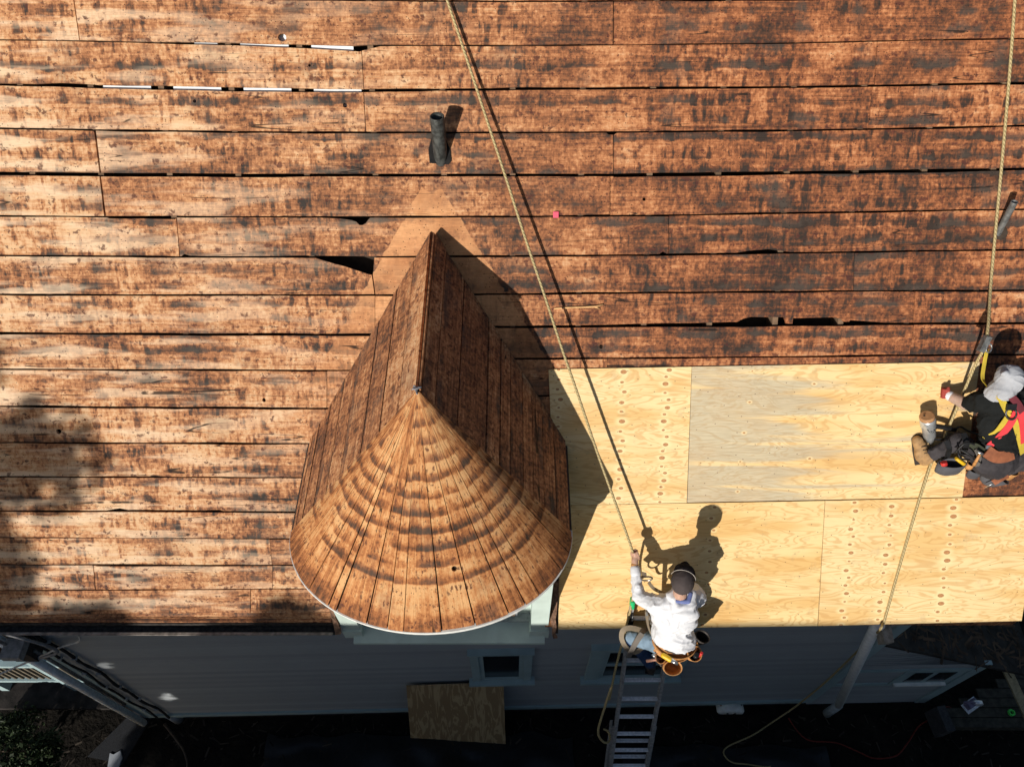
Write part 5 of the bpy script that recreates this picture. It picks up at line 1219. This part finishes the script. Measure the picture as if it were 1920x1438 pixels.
# rope grab on the harness line
gr2 = thing('rope_grab', 'steel rope grab with yellow lanyard above the head of the harness worker', 'rope grab')
MB().cbox(GRAB, .045, .13, .05, Rr @ Matrix.Rotation(-.35, 3, 'Z')).build('grab_body', M['galv'], gr2)
MB().tube([GRAB+EU*(.03+.022*cos(a))+EV*(-.03+.035*sin(a))+RN*.02 for a in np.linspace(0, 6.283, 13)], .006, 6).build('ring', M['steel'], gr2)
ribbon([GRAB+EU*.03-EV*.05, Rf(1846, 680, .33), Rf(1843, 712, .34), Rf(1860, 735, .48), Rf(1880, 752, .545)], .035, RN+EU*.3, .006).build('lanyard', M['ywb'], gr2)

# ------------------------------------------------------------------ nail gun standing by the boot
ng = thing('nail_gun', 'silver nail gun with a brown end cap standing against the tan boot', 'nail gun')
a0, a1 = Rf(1744, 826, .05), Rf(1738, 779, .19); ax = (a1-a0).normalized(); Lg = (a1-a0).length
M['magn'] = plain('cast_magnesium', (.58, .60, .61), .32, .65, var=.15, sc=30)
prof = [(0, .030), (.12, .036), (.2, .050), (.55, .054), (.6, .061), (.82, .062), (.9, .058)]
MB().tube([a0+ax*(t*Lg) for t, r_ in prof], [r_ for t, r_ in prof], 18).build('motor_housing', M['magn'], ng)
MB().tube([a0+ax*(Lg*.9), a0+ax*(Lg*.97), a0+ax*Lg], [.060, .060, .050], 18).build('end_cap', plain('brown_cap', (.42, .22, .10), .6, var=.2), ng)
sx_ = ax.orthogonal().normalized()
for q in (-1, 1): MB().tube([a0+ax*(Lg-.001)+EU*q*.022, a0+ax*(Lg+.0015)+EU*q*.022], .009, 8).build('exhaust_hole', M['void'], ng)
ND = (EU*.98-EV*.05+RN*-.1).normalized()
MB().tube(spline([a0+ax*Lg*.6+ND*.04, a0+ax*Lg*.55+ND*.14, a0+ax*Lg*.45+ND*.24], 4), [.022]*9, 8).build('handle', M['blackp'], ng)
MB().box(a0+ax*.02-RN*.02+ND*.02, ND*.26+RN*.03, ax*.03, RN*.06).build('magazine', M['blackp'], ng)
MB().tube([a0+ax*.01, a0-ax*.05], [.018, .010], 10).build('nose', M['galv'], ng)
bf = -ax.cross(EU).normalized(); bf = bf if bf.dot(C-a0) > 0 else -bf
cb_ = a0+ax*Lg*.58+bf*.0545
MB().prism([(-.034, .018), (.034, .018), (.016, -.022), (-.016, -.022)], [], (cb_, EU, ax, bf), .003, .004).build('badge', M['blackp'], ng)
MB().prism([(-.024, .011), (.024, .011), (.012, -.014), (-.012, -.014)], [], (cb_, EU, ax, bf), .0042, .001).build('badge_face', M['magn'], ng)
MB().prism([(-.017, .005), (-.004, .005), (0, -.001), (.004, .005), (.017, .005), (0, -.010)], [], (cb_, EU, ax, bf), .0052, .0008).build('badge_mark', M['blackp'], ng)
hz = spline([a0+ax*Lg*.45+ND*.24, Rf(1800, 800, .12), Rf(1815, 808, .10), Rf(1835, 815, .06), Rf(1870, 825, .03), Rf(1930, 800, .03), Rf(2000, 780, .03)], 6)
MB().tube(hz, .009, 7).build('air_hose', M['blackp'], ng)
